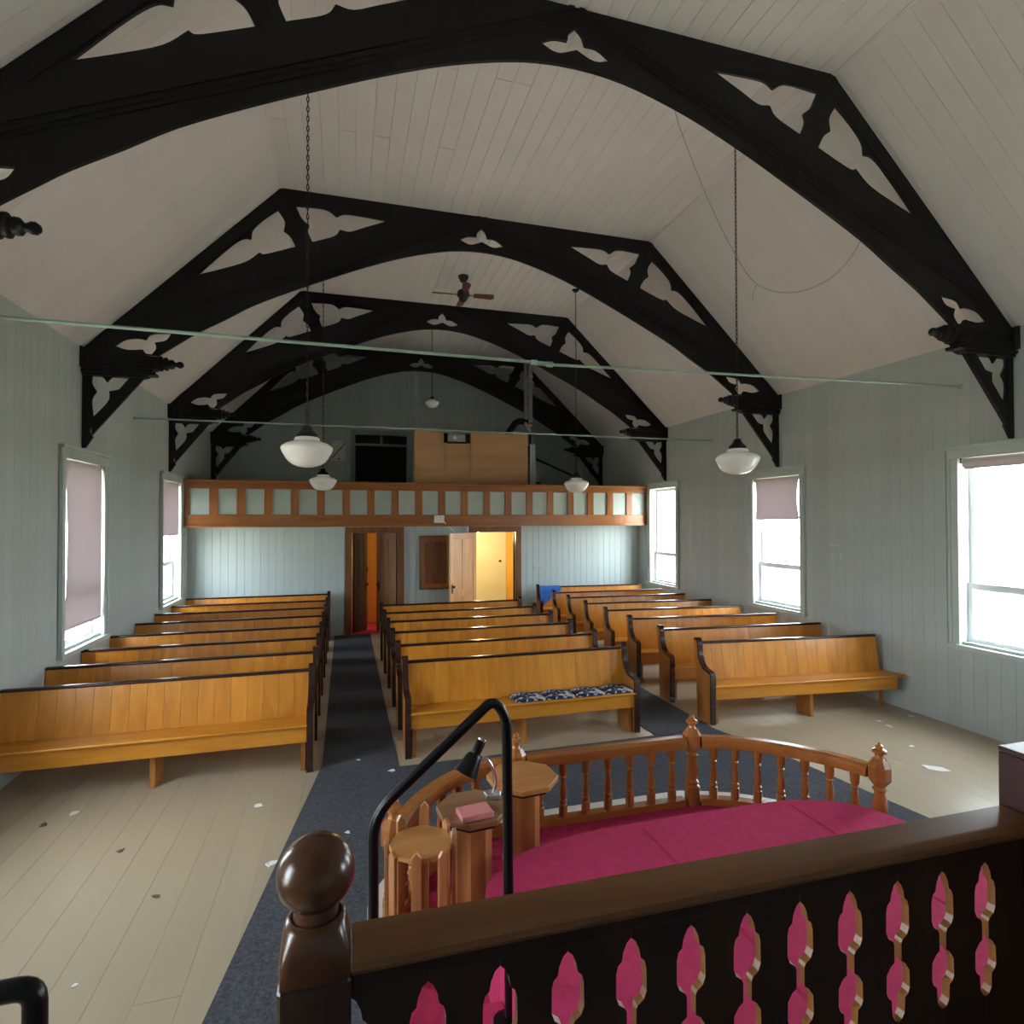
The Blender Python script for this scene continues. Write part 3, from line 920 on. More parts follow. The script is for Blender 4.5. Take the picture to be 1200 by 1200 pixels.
# ================================================================== PEWS
END_PROF = [(0.0, 0.0), (0.0, 0.53), (0.012, 0.556), (0.085, 0.568), (0.165, 0.58), (0.225, 0.622), (0.268, 0.70), (0.282, 0.78), (0.287, 0.83), (0.305, 0.868), (0.34, 0.88), (0.375, 0.868), (0.388, 0.84), (0.372, 0.77), (0.346, 0.574), (0.325, 0.253), (0.315, 0.0)]
front = catmull(END_PROF[2:12], 3)
prof = [END_PROF[0], END_PROF[1]] + front + END_PROF[12:]
def offset_poly(pts, d):
    out = []
    for i, p in enumerate(pts):
        a = Vector(pts[max(i - 1, 0)])
        b = Vector(pts[min(i + 1, len(pts) - 1)])
        t = (b - a).normalized()
        n = Vector((-t.y, t.x))
        out.append((p[0] + n.x * d, p[1] + n.y * d))
    return out
edge = [END_PROF[0], END_PROF[1]] + front
trim_poly = offset_poly(edge, 0.010) + offset_poly(edge, -0.016)[::-1]
TILT = math.atan2(0.065, 0.41)

PEW_CACHE = {}
def cached(key, fn):
    if key not in PEW_CACHE:
        PEW_CACHE[key] = fn()
    return PEW_CACHE[key]

def end_panel(t, x0):
    """end board 45 mm thick standing at local x0..x0+0.045"""
    e = ob('end_panel', cached('end', lambda: prism('end_panel', prof, 'X', 0, 0.045)), M['oak_end'], t, (x0, 0, 0))
    ob('end_trim', cached('trim', lambda: prism('end_trim', trim_poly, 'X', -0.006, 0.051, smooth=40)), M['pew_trim'], e)

def pew(loc, rz, L, ends, label, group, seat_ext=(0.0, 0.0)):
    """pew: local x 0..L, y 0 = front of the seat, +y towards the rear"""
    t = thing('pew', label, 'pew', loc, rz, group)
    a = 0.045 if 'l' in ends else 0.0
    b = L - (0.045 if 'r' in ends else 0.0)
    key = (round(L, 3), ends, seat_ext)
    if 'l' in ends:
        end_panel(t, 0.0)
    if 'r' in ends:
        end_panel(t, L - 0.045)
    def seat_m():
        return prism('seat', [(-0.012, 0.402), (0.30, 0.388), (0.30, 0.410), (0.0, 0.424), (-0.012, 0.418)], 'X', a - seat_ext[0], b + seat_ext[1], bevel=0.003)
    ob('seat', cached(('seat',) + key, seat_m), M['oak_x'], t)
    ob('apron', cached(('apron',) + key, lambda: box('apron', a, b, 0.012, 0.037, 0.262, 0.401, 0.003)), M['oak_x'], t)
    def back_m():
        return prism('backrest', [(0.292, 0.30), (0.304, 0.30), (0.304, 0.40), (0.368, 0.815), (0.356, 0.815), (0.292, 0.40)], 'X', a, b)
    bk = ob('backrest', cached(('back',) + key, back_m), M['oak_x'], t)
    n = max(2, round((b - a) / 0.137))
    w = (b - a) / n
    bd = cached(('board', round(w, 4)), lambda: prism('board', [(0.276, 0.412), (0.291, 0.412), (0.355, 0.813), (0.340, 0.813)], 'X', 0.0006, w - 0.0006, bevel=0.0010))
    for i in range(n):
        ob('board', bd, M['oak_z'], bk, (a + i * w, 0, 0))
    ob('cap_rail', cached(('cap',) + key, lambda: prism('cap_rail', [(0.328, 0.812), (0.376, 0.812), (0.380, 0.826), (0.372, 0.838), (0.336, 0.838), (0.326, 0.828)], 'X', a, b, bevel=0.002)), M['pew_trim'], t)
    leg = cached('leg', lambda: prism('leg', [(0.03, 0.40), (0.03, 0.06), (0.015, 0.0), (0.27, 0.0), (0.28, 0.10), (0.28, 0.40)], 'X', -0.02, 0.02, bevel=0.002))
    ob('leg', leg, M['oak_end'], t, (L * (0.535 if ends == 'l' else 0.485), 0.02, 0))
    for e, x in (('l', 0.085), ('r', L - 0.085)):
        if e in ends:
            ob('leg', leg, M['oak_end'], t, (x, 0.02, 0))
    thin = cached('thin_leg', lambda: box('leg', -0.009, 0.009, 0.23, 0.27, 0.0, 0.392, 0.002))
    if 'l' not in ends:
        ob('leg', thin, M['oak_end'], t, (0.014, 0, 0))
    if 'r' not in ends:
        ob('leg', thin, M['oak_end'], t, (L - 0.014, 0, 0))
    return t

ORD = ['front row', 'second row from the front', 'third row from the front', 'fourth row from the front', 'fifth row from the front', 'sixth row from the front', 'seventh row from the front', 'rearmost row']
TOPB = 0.345
for i, y in enumerate([5.85, 6.62, 7.40, 8.20, 9.08, 9.92, 10.78, 11.70]):
    pew((-2.764, y - TOPB, 0), 0, 2.764 - 0.28, 'r', 'honey oak pew, %s, in the block along the drawn-blind wall' % ORD[i], 'oak pews of the block by the drawn blind')
CEN = [5.89, 6.68, 7.47, 8.27, 9.05, 9.87]
ordc = ORD[:5] + ['rearmost row']
for i, y in enumerate(CEN):
    lab = 'honey oak pew with two scroll ends, %s, block between the aisles' % ordc[i]
    if i == 0:
        lab = 'honey oak pew with patterned cushions, front row of the block between the aisles'
    pew((0.55, y - TOPB, 0), 0, 2.44, 'lr', lab, 'oak pews of the middle block')
RL = [5.86, 6.68, 7.53, 8.33, 9.11, 9.87, 10.62, 11.62]
RR = [5.62, 6.47, 7.32, 8.13, 8.92, 9.75, 10.56, 11.45]
for i in range(8):
    ang = math.atan2(RR[i] - RL[i], 2.37)
    lab = 'honey oak pew, %s, in the block along the bare-glass windows' % ORD[i]
    pew((3.85, RL[i] - TOPB, 0), ang, 2.37, 'l', lab, 'oak pews of the block by the bare-glass windows', (0.0, 0.09))

# seat cushions on the front middle pew
def cushion(w, d, h):
    bm = bmesh.new()
    nx, ny = 8, 8
    top, bot = {}, {}
    for i in range(nx + 1):
        for j in range(ny + 1):
            u, v = 2 * i / nx - 1, 2 * j / ny - 1
            k = (1 - abs(u) ** 5) * (1 - abs(v) ** 5)
            x, y = u * w / 2 * (1 - 0.06 * abs(v) ** 4), v * d / 2 * (1 - 0.06 * abs(u) ** 4)
            top[i, j] = bm.verts.new((x, y, h * (0.45 + 0.55 * k) + 0.004 * math.sin(5 * u + 3 * v)))
            bot[i, j] = bm.verts.new((x, y, 0.0))
    for i in range(nx):
        for j in range(ny):
            bm.faces.new((top[i, j], top[i + 1, j], top[i + 1, j + 1], top[i, j + 1]))
            bm.faces.new((bot[i, j], bot[i, j + 1], bot[i + 1, j + 1], bot[i + 1, j]))
    for i in range(nx):
        for j in (0, ny):
            bm.faces.new((top[i, j], top[i + 1, j], bot[i + 1, j], bot[i, j]))
    for j in range(ny):
        for i in (0, nx):
            bm.faces.new((top[i, j], top[i, j + 1], bot[i, j + 1], bot[i, j]))
    return finish(bm, 'cushion', 60)
cm = cushion(0.318, 0.285, 0.045)
clab = ['blue and white patterned cushion at the open end of the cushion row', 'blue and white patterned cushion, second from the open end of the row',
        'blue and white patterned cushion, second from the pew end panel', 'blue and white patterned cushion against the pew end panel']
for i in range(4):
    c = ob('seat_cushion', cm, M['cushion'], None, (1.79 + 0.327 * i, CEN[0] - TOPB + 0.135, 0.4225), (math.radians(-2.6), 0, math.radians((2, -3, 1, -2)[i])))
    tag(c, clab[i], 'cushion', 'patterned cushions on the front pew')

# blue cloth over the rearmost pew by the windows
yb = RL[7] - TOPB
bm = bmesh.new()
rows = []
for i in range(15):
    u = i / 14
    x = 3.93 + 0.46 * u
    yo = (RR[7] - RL[7]) / 2.37 * (x - 3.85)
    drop = 0.34 * (1 - u) ** 0.8 + 0.06 + 0.02 * math.sin(9 * u)
    col_ = []
    ring = [(0.384, 0.74), (0.390, 0.80), (0.384, 0.842), (0.352, 0.850), (0.318, 0.840)]
    for d in (0.25, 0.5, 0.75, 1.0):
        ring.append((0.318 - 0.065 / 0.41 * drop * d - 0.012 - 0.014 * math.sin(14 * u + d * 2) ** 2, 0.835 - drop * d))
    for p in ring:
        col_.append(bm.verts.new((x, yb + yo + p[0], p[1])))
    rows.append(col_)
for A, B in zip(rows, rows[1:]):
    for k in range(len(A) - 1):
        bm.faces.new((A[k], A[k + 1], B[k + 1], B[k]))
bmesh.ops.recalc_face_normals(bm, faces=bm.faces[:])
bmesh.ops.solidify(bm, geom=bm.faces[:], thickness=0.006)
tag(ob('blue_cloth', finish(bm, 'blue_cloth', 60), M['blue']), 'royal blue cloth draped over the back of the rearmost pew', 'cloth')

# ================================================================== CARPETS
CT = 0.009
def carpet(name, poly, label, mat='carpet', z0=0.0, z1=CT, cat='carpet'):
    return tag(ob(name, prism(name, poly, 'Z', z0, z1), M[mat]), label, cat)
carpet('aisle_runner', [(-0.20, 5.60), (0.47, 5.38), (0.47, YLW - 0.03), (-0.20, YLW - 0.03)], 'charcoal carpet runner in the aisle leading to the vestibule doorway')
carpet('aisle_runner', [(3.10, 5.40), (3.80, 5.40), (3.80, YLW - 0.03), (3.10, YLW - 0.03)], 'charcoal carpet runner in the aisle beside the bare-glass window pews')
carpet('front_carpet', [(-0.82, 1.5), (-0.61, 2.9), (-0.202, 5.598), (0.47, 5.378), (3.10, 5.398), (3.80, 5.398), (3.98, 4.78), (4.20, 3.39), (4.40, 2.0), (4.45, 1.5)],
       'wide charcoal carpet on the floor around the communion platform')

# ================================================================== COMMUNION PLATFORM AND RAIL
A_, B_, C_, D_ = (0.24, 3.05), (1.10, 3.745), (2.44, 3.735), (3.27, 2.92)
arcAB = catmull([A_, (0.40, 3.36), (0.64, 3.60), (0.88, 3.71), B_], 4)
arcCD = catmull([C_, (2.72, 3.62), (2.92, 3.47), (3.10, 3.27), (3.22, 3.08), D_], 4)
def offs(path, d):
    out = []
    for i, p in enumerate(path):
        a, b = path[max(i - 1, 0)], path[min(i + 1, len(path) - 1)]
        t = Vector((b[0] - a[0], b[1] - a[1])).normalized()
        out.append((p[0] - t.y * d, p[1] + t.x * d))
    return out
rail_path = arcAB + [(1.5, 3.745), (2.0, 3.742)] + arcCD
outl = offs(rail_path, 0.21)
outl = [(max(x, 0.115), y) for x, y in outl]
plat1 = [(0.115, 1.25)] + [(0.115, 2.5)] + outl + [(3.50, 2.3), (3.52, 1.25)]
tag(ob('chancel_step', prism('chancel_step', plat1, 'Z', 0.0, Z1), M['lip']), 'cream edged low platform carrying the communion rail', 'platform', kind='structure')
inn = offs(rail_path, 0.02)
carpet('platform_carpet', [(0.17, 1.27), (0.17, 2.5)] + inn + [(3.40, 2.3), (3.42, 1.27)], 'burgundy carpet on the low platform inside the communion rail', 'burgundy_dark', Z1, Z1 + 0.008)
edge2 = catmull([(0.62, 1.9), (0.60, 2.45), (0.645, 2.70), (0.72, 2.80), (0.845, 2.90), (0.94, 2.95), (1.28, 3.025), (1.9, 3.04), (2.51, 3.03), (2.76, 2.99), (2.95, 2.90), (3.06, 2.77), (3.12, 2.60), (3.14, 2.3), (3.14, 1.9)], 4)
plat2 = [(0.62, 1.22)] + edge2 + [(3.14, 1.22)]
u2_ = ob('upper_platform', prism('upper_platform', plat2, 'Z', Z1 + 0.008, Z2), M['burgundy'])
tag(u2_, 'raised burgundy carpeted platform with a rounded edge', 'platform', kind='structure')
for x in (1.62, 2.62):
    ob('carpet_seam', box('carpet_seam', x, x + 0.012, 1.3, 2.98, Z2, Z2 + 0.0025), M['burgundy_dark'], u2_)
tag(ob('pulpit_floor', box('pulpit_floor', -0.17, 3.6, -1.6, 1.22, 0.0, Z3), M['carpet']), 'high carpeted pulpit floor behind the dark pierced rail', 'platform', kind='structure')
bm = bmesh.new()
b_box(bm, 0.36, 0.60, 1.24, 2.25, Z1 + 0.008, 0.34)
st = ob('platform_step', finish(bm, 'platform_step'), M['burgundy'])
tag(st, 'burgundy step up to the raised platform beside the black handrail', 'step', kind='structure')

NZ = Z1 + 0.008
def newel(loc, label):
    t = thing('rail_newel', label, 'post', (loc[0], loc[1], NZ), math.radians(22.5), 'communion rail posts')
    ob('shaft', lathe('shaft', [(0.055, 0), (0.055, 0.13), (0.042, 0.145), (0.05, 0.16), (0.035, 0.18), (0.047, 0.22), (0.044, 0.26), (0.03, 0.33), (0.034, 0.345), (0.045, 0.355), (0.03, 0.37)], 16), M['rail_z'], t)
    ob('head', lathe('head', [(0.03, 0.37), (0.068, 0.42), (0.068, 0.50), (0.04, 0.545)], 8, smooth=20), M['rail_z'], t)
    ob('finial', lathe('finial', [(0.035, 0.542), (0.026, 0.555), (0.026, 0.575), (0.042, 0.585), (0.042, 0.60), (0.02, 0.612), (0.024, 0.625), (0.0, 0.65)], 12), M['rail_z'], t)
    return t
newel(A_, 'turned oak newel of the communion rail beside the picket stand')
newel(B_, 'turned oak newel of the communion rail behind the octagonal stands')
newel(C_, 'turned oak newel of the communion rail at the start of the open curve')
newel(D_, 'turned oak newel ending the communion rail near the bare-glass windows')
BAL = lathe('baluster', [(r * 1.18, z) for r, z in [(0.026, 0.03), (0.026, 0.11), (0.019, 0.118), (0.024, 0.13), (0.024, 0.14), (0.016, 0.15), (0.022, 0.175), (0.023, 0.20), (0.014, 0.275), (0.016, 0.285), (0.022, 0.295), (0.015, 0.305), (0.024, 0.325), (0.027, 0.40)]], 10, smooth=35)
def resample(path, n):
    P = [Vector(p) for p in path]
    d = [0]
    for a, b in zip(P, P[1:]):
        d.append(d[-1] + (b - a).length)
    out = []
    for k in range(n):
        s = d[-1] * k / (n - 1)
        i = max(j for j in range(len(d)) if d[j] <= s + 1e-9)
        i = min(i, len(P) - 2)
        t = (s - d[i]) / (d[i + 1] - d[i])
        out.append(tuple(P[i].lerp(P[i + 1], t)))
    return out
def rail_section(path, label, n=7):
    o = path[0]
    t = thing('communion_rail', label, 'railing', (o[0], o[1], NZ), 0, 'communion rail sections')
    lp = [(x - o[0], y - o[1]) for x, y in path]
    r = resample(lp, 25)
    L_ = sum((Vector(b) - Vector(a)).length for a, b in zip(r, r[1:]))
    f = 0.068 / L_
    rr = resample(lp, 101)
    rr = rr[int(100 * f):101 - int(100 * f)]
    rr = resample(rr, 25)
    bm = bmesh.new()
    b_sweep(bm, rr, [(-0.045, 0.415), (0.045, 0.415), (0.05, 0.44), (0.045, 0.475), (0.025, 0.492), (-0.025, 0.492), (-0.045, 0.475), (-0.05, 0.44)])
    ob('handrail', finish(bm, 'handrail', 30), M['rail'], t)
    bm = bmesh.new()
    b_sweep(bm, rr, [(-0.035, 0.0), (0.035, 0.0), (0.035, 0.045), (-0.035, 0.045)])
    ob('bottom_rail', finish(bm, 'bottom_rail', 30), M['rail'], t)
    pts = resample(lp, n * 10 + 11)
    for k in range(1, n + 1):
        p = pts[round(k * (len(pts) - 1) / (n + 1))]
        ob('baluster', BAL, M['rail_z'], t, (p[0], p[1], 0.015))
    return t
rail_section(arcAB, 'curved oak communion rail section behind the picket stand')
rail_section([B_, C_], 'straight oak communion rail section with turned balusters')
rail_section(arcCD, 'curved oak communion rail section facing the bare-glass windows')

# ================================================================== STANDS INSIDE THE RAIL
def octagon(r, rot=PI / 8):
    return [(r * math.cos(rot + i * PI / 4), r * math.sin(rot + i * PI / 4)) for i in range(8)]
def pedestal(loc, rz, r, hgt, topmat, label, name='octagonal_stand'):
    t = thing(name, label, 'stand', (loc[0], loc[1], NZ), rz)
    ob('top', prism('top', octagon(r), 'Z', hgt - 0.032, hgt, bevel=0.004), topmat, t)
    ob('under_moulding', prism('under_moulding', octagon(r * 0.86), 'Z', hgt - 0.055, hgt - 0.032), M['pew_trim'], t)
    ob('column', prism('column', octagon(0.105), 'Z', 0.04, hgt - 0.055, bevel=0.002), M['stand'], t)
    ob('base', prism('base', octagon(0.125), 'Z', 0.0, 0.04, bevel=0.004), M['stand'], t)
    return t
pedestal((0.665, 3.10), 0.1, 0.20, 0.52, M['walnut_top'], 'octagonal stand with brown top holding the lamp and pink book')
pedestal((1.04, 3.40), 0.1, 0.22, 0.515, M['stand_top'], 'octagonal stand with bare orange-brown top next to the lamp stand')
# picket stand
t = thing('picket_stand', 'octagonal plant stand ringed by pointed wooden slats', 'stand', (0.345, 2.78, NZ), 0.15)
ob('top', prism('top', octagon(0.155), 'Z', 0.525, 0.548, bevel=0.003), M['stand_top'], t)
hts = [0.60, 0.66, 0.62, 0.57, 0.57, 0.585, 0.565, 0.61]
for i in range(8):
    a = i * PI / 4 + PI / 8
    hh = hts[i]
    s = ob('slat', prism('slat', [(-0.022, 0), (0.022, 0), (0.022, hh - 0.025), (0.0, hh), (-0.022, hh - 0.025)], 'Y', -0.009, 0.009, bevel=0.002), M['stand'], t,
           (0.158 * math.cos(a), 0.158 * math.sin(a), 0), (0, 0, a + PI / 2))
ob('lower_shelf', prism('lower_shelf', octagon(0.14), 'Z', 0.10, 0.12), M['stand'], t)
# pink book
t = thing('book', 'pink cloth-bound book lying on the lamp stand', 'book', (0.655, 3.00, NZ + 0.5205), 0.12)
ob('cover', box('cover', -0.085, 0.085, -0.06, 0.06, 0.0, 0.030, 0.003), M['pink'], t)
ob('pages', box('pages', -0.082, 0.0865, -0.0575, 0.0575, 0.004, 0.026), M['paper'], t)
# desk lamp
lz = NZ + 0.5205
t = thing('gooseneck_lamp', 'black shaded gooseneck desk lamp clipped on the brown stand', 'lamp', (0.80, 3.17, lz))
ob('base', prism('base', [(-0.05, -0.03), (0.03, -0.045), (0.045, 0.0), (0.02, 0.04), (-0.055, 0.03)], 'Z', 0.0, 0.028, bevel=0.006), M['steel'], t)
gp = catmull([(0.0, 0.0, 0.02), (0.012, 0.0, 0.09), (-0.01, 0.0, 0.17), (-0.045, 0.005, 0.215), (-0.085, 0.01, 0.225)], 5)
ob('gooseneck', tube('gooseneck', gp, 0.0105, 10), M['chrome'], t)
axis = Vector((-0.50, -0.15, -0.85)).normalized()
Rm = axis.to_track_quat('Z', 'Y').to_matrix().to_4x4()
top_ = Vector((-0.065, 0.012, 0.315))
sh = [(0.024, 0.0), (0.027, 0.005), (0.028, 0.075), (0.040, 0.085), (0.046, 0.10), (0.070, 0.19), (0.066, 0.19), (0.043, 0.105), (0.0, 0.10)]
ob('shade', lathe('shade', sh, 24, mat=Matrix.Translation(top_) @ Rm), M['black_plastic'], t)
ob('switch', lathe('switch', [(0.020, -0.012), (0.024, -0.008), (0.024, 0.0), (0.0, 0.001)], 12, mat=Matrix.Translation(top_) @ Rm), M['chrome'], t)

# ================================================================== PULPIT RAIL IN THE FOREGROUND
pr_ = thing('pulpit_rail', 'dark wooden pulpit rail with sawn pierced slats', 'railing', (0.01, 1.112, Z3), -0.010)
zr = 1.482 - Z3
ob('top_rail', prism('top_rail', [(-0.046, zr - 0.032), (-0.052, zr - 0.022), (-0.050, zr - 0.010), (-0.040, zr - 0.002), (-0.028, zr), (0.045, zr), (0.055, zr - 0.01), (0.055, zr - 0.032)], 'X', 0.003, 1.682, smooth=30), M['pulpit'], pr_)
ob('shaded_frieze', box('shaded_frieze', 0.003, 1.682, -0.008, 0.022, zr - 0.085, zr - 0.032, 0.002), M['pulpit_z'], pr_)  # dark strip standing in for the shade under the top rail
ob('bottom_rail', box('bottom_rail', 0.002, 1.682, -0.03, 0.03, 0.08, 0.16, 0.004), M['pulpit'], pr_)
HP = [(0.0, 1.379), (0.010, 1.370), (0.018, 1.352), (0.021, 1.334), (0.030, 1.326), (0.034, 1.31), (0.0345, 1.262), (0.028, 1.246), (0.014, 1.236), (0.0105, 1.228), (0.0105, 1.186), (0.022, 1.178), (0.034, 1.160), (0.035, 1.118), (0.030, 1.106), (0.020, 1.098), (0.018, 1.062), (0.010, 1.048), (0.0, 1.044)]
HPz = [(d, z - Z3) for d, z in HP]
SPG = 0.1408
h0 = 0.151 - 0.01 - SPG            # first gap centre (local)
def slat_poly(w0, w1, cut_l, cut_r):
    zt, zb_ = zr - 0.07, 0.155
    left = [(w0 + d, z) for d, z in HPz] if cut_l else []
    right = [(w1 - d, z) for d, z in HPz[::-1]] if cut_r else []
    return [(w0, zb_), (w1, zb_)] + right + [(w1, zt), (w0, zt)] + left
def slat(w0, w1, cl, cr):
    me = prism('slat', slat_poly(w0, w1, cl, cr), 'Y', -0.004, 0.015)
    me.materials.append(M['pulpit_z'])
    me.materials.append(M['sawn'])
    for p in me.polygons:
        p.material_index = 0 if abs(p.normal.y) > 0.5 else 1  # faces coloured as shaded, cut edges coloured as lit
    return me
mid = slat(0.0004, SPG - 0.0004, True, True)
for i in range(11):
    ob('slat', mid, None, pr_, (h0 + i * SPG, 0, 0))
xe = h0 + 11 * SPG
ob('slat', slat(0.0004, 1.682 - xe, True, False), None, pr_, (xe, 0, 0))

n_ = thing('ball_newel', 'dark square newel post topped by a polished ball', 'post', (-0.049, 1.10, Z3))
zq = 1.465 - Z3
ob('shaft', box('shaft', -0.060, 0.060, -0.060, 0.060, 0, zq, 0.006), M['pulpit_z'], n_)
def sq_ring(h, r, e, n=32):
    out = []
    for k in range(n):
        a = 2 * PI * k / n
        c, s_ = math.cos(a), math.sin(a)
        d = (abs(c) ** e + abs(s_) ** e) ** (-1.0 / e)
        out.append((r * d * c, r * d * s_, h))
    return out
bm = bmesh.new()
rings = [[bm.verts.new(p) for p in sq_ring(*q)] for q in ((zq - 0.002, 0.0585, 14), (zq + 0.025, 0.0590, 8), (zq + 0.048, 0.0575, 4.5), (zq + 0.064, 0.055, 3), (zq + 0.076, 0.0525, 2.4), (zq + 0.084, 0.049, 2), (zq + 0.086, 0.044, 2), (zq + 0.083, 0.040, 2), (zq + 0.110, 0.036, 2))]
for A, B in zip(rings, rings[1:]):
    for k in range(32):
        bm.faces.new((A[k], A[(k + 1) % 32], B[(k + 1) % 32], B[k]))
bm.faces.new(rings[0][::-1])
bm.faces.new(rings[-1])
ob('shoulder', finish(bm, 'shoulder', 50), M['ball'], n_)
zc_ = 1.622 - Z3
ob('ball', lathe('ball', [(0.0675 * math.cos(a), zc_ + 0.064 * math.sin(a)) for a in [math.radians(d) for d in range(-75, 86, 8)]] + [(0, zc_ + 0.064)], 36, smooth=60), M['ball'], n_)

d_ = thing('pulpit_desk', 'dark reddish-brown pulpit desk at the end of the pierced rail', 'desk', (1.86, 0.95, Z3))
ob('body', box('body', -0.155, 0.30, -0.35, 0.20, 0.0, 1.268 - Z3, 0.006), M['pulpit_z'], d_)
ob('head', box('head', -0.16, 0.32, -0.38, 0.205, 1.268 - Z3, 1.622 - Z3, 0.004), M['desk'], d_)
ob('top', box('top', -0.16, 0.32, -0.38, 0.205, 1.622 - Z3, 1.636 - Z3, 0.003), M['desk'], d_)

# black pipe handrails
hr = thing('pipe_handrail', 'bent black pipe handrail rising beside the octagonal stands', 'handrail', (0.098, 2.15, 0.0095))
pz = 0.0095
pp = rounded([(0, 0, 0), (0.0, 0, 1.19 - pz), (0.447, 0, 1.568 - pz), (0.497, 0, 1.49 - pz), (0.508, 0, 0.36 - pz)], 0.09, 8)
ob('pipe', tube('pipe', pp, 0.0195, 14), M['black_metal'], hr)
fl_ = lambda: lathe('foot_flange', [(0.05, 0), (0.05, 0.008), (0.024, 0.014)], 16)
ob('foot_flange', fl_(), M['black_metal'], hr)
ob('foot_flange', fl_(), M['black_metal'], hr, (0.4935, 0, 0.34 - pz))
hl = thing('pipe_handrail', 'square-cornered black pipe handrail on the open floor side of the pulpit', 'handrail', (-0.535, 1.25, 0.009))
ob('pipe', tube('pipe', rounded([(0, 0, 0), (0, 0, 1.404), (-0.55, 0, 1.404), (-0.55, 0, 0)], 0.03, 5), 0.0195, 14), M['black_metal'], hl)
ob('foot_flange', fl_(), M['black_metal'], hl)
ob('foot_flange', fl_(), M['black_metal'], hl, (-0.55, 0, 0))
# ================================================================== PENDANT LAMPS
def chain(t, z0, z1, mat):
    bm = bmesh.new()
    n = int((z0 - z1) / 0.042)
    st = (z0 - z1) / n
    for i in range(n):
        zc = z0 - (i + 0.5) * st
        hl_ = st * 0.62
        pts = []
        for k in range(8):
            a = 2 * PI * k / 8
            x, z = 0.0095 * math.cos(a), hl_ * math.sin(a)
            pts.append((x, 0, zc + z) if i % 2 else (0, x, zc + z))
        b_tube(bm, pts, 0.0042, 4, True)
    return ob('chain', finish(bm, 'chain', 60), mat, t)
def pendant(loc, D, label, zc=HC):
    t = thing('pendant_lamp', label, 'lamp', (loc[0], loc[1], zc), 0, 'schoolhouse pendant lamps')
    k = D / 0.43
    g = loc[2] - zc                              # globe middle
    ob('ceiling_canopy', lathe('ceiling_canopy', [(0.062, 0), (0.062, -0.008), (0.045, -0.03), (0.012, -0.045), (0, -0.046)], 20), M['bronze'], t)
    top = g + 0.155 * k
    chain(t, -0.04, top + 0.085 * k, M['bronze'])
    ob('fitter', lathe('fitter', [(0.010, top + 0.09 * k), (0.030 * k, top + 0.085 * k), (0.040 * k, top + 0.065 * k), (0.052 * k, top + 0.04 * k), (0.080 * k, top + 0.015 * k), (0.085 * k, top), (0.085 * k, top - 0.014 * k), (0.078 * k, top - 0.016 * k)], 24), M['bronze'], t)
    P = [(0.082, 0.142), (0.095, 0.138), (0.103, 0.128), (0.104, 0.108), (0.135, 0.098), (0.180, 0.082), (0.205, 0.062), (0.214, 0.045), (0.205, 0.020), (0.189, -0.010), (0.172, -0.040), (0.150, -0.068), (0.118, -0.091), (0.080, -0.106), (0.04, -0.114), (0, -0.116)]
    ob('globe', lathe('globe', [(a * k, g + b * k) for a, b in P], 40, smooth=50), M['opal'], t)
    return t
pendant((-0.315, 5.22, 2.815), 0.43, 'white schoolhouse pendant lamp over the drawn-blind side front pews')
pendant((-0.345, 9.75, 2.835), 0.43, 'white schoolhouse pendant lamp over the drawn-blind side rear pews')
pendant((3.785, 4.96, 2.815), 0.43, 'white schoolhouse pendant lamp over the bare-glass side front pews')
pendant((3.82, 9.27, 2.825), 0.43, 'white schoolhouse pendant lamp over the bare-glass side rear pews')
pendant((1.715, 11.90, 4.635), 0.29, 'smaller pendant lamp hung short on a thin chain above the gallery')

# ================================================================== CEILING FAN
t = thing('ceiling_fan', 'small brown ceiling fan with three blades in view', 'fan', (1.84, 9.24, HC))
ob('canopy', lathe('canopy', [(0.085, 0), (0.085, -0.02), (0.05, -0.09), (0.02, -0.11)], 20), M['bronze'], t)
ob('rod', lathe('rod', [(0.018, -0.10), (0.018, -0.24)], 12), M['brass'], t)
ob('motor', lathe('motor', [(0.03, -0.22), (0.085, -0.245), (0.10, -0.28), (0.10, -0.33), (0.075, -0.36), (0.05, -0.41), (0.02, -0.43), (0, -0.432)], 24), M['bronze'], t)
for a in (-4, 86, 176, 266):
    bm = bmesh.new()
    pts = [(0.17, -0.05), (0.46, -0.068), (0.50, -0.045), (0.51, 0.0), (0.50, 0.045), (0.46, 0.068), (0.17, 0.05)]
    b_prism(bm, pts, 'Z', -0.004, 0.004)
    bmesh.ops.transform(bm, matrix=Matrix.Rotation(math.radians(a), 4, 'Z') @ Matrix.Translation((0, 0, -0.31)) @ Matrix.Rotation(math.radians(-14), 4, 'X'), verts=bm.verts[:])
    bl = ob('blade', finish(bm, 'blade'), M['fan_blade'], t)
    bm = bmesh.new()
    b_box(bm, 0.09, 0.20, -0.014, 0.014, -0.316, -0.306)
    bmesh.ops.transform(bm, matrix=Matrix.Rotation(math.radians(a), 4, 'Z'), verts=bm.verts[:])
    ob('blade_iron', finish(bm, 'blade_iron'), M['brass'], bl)

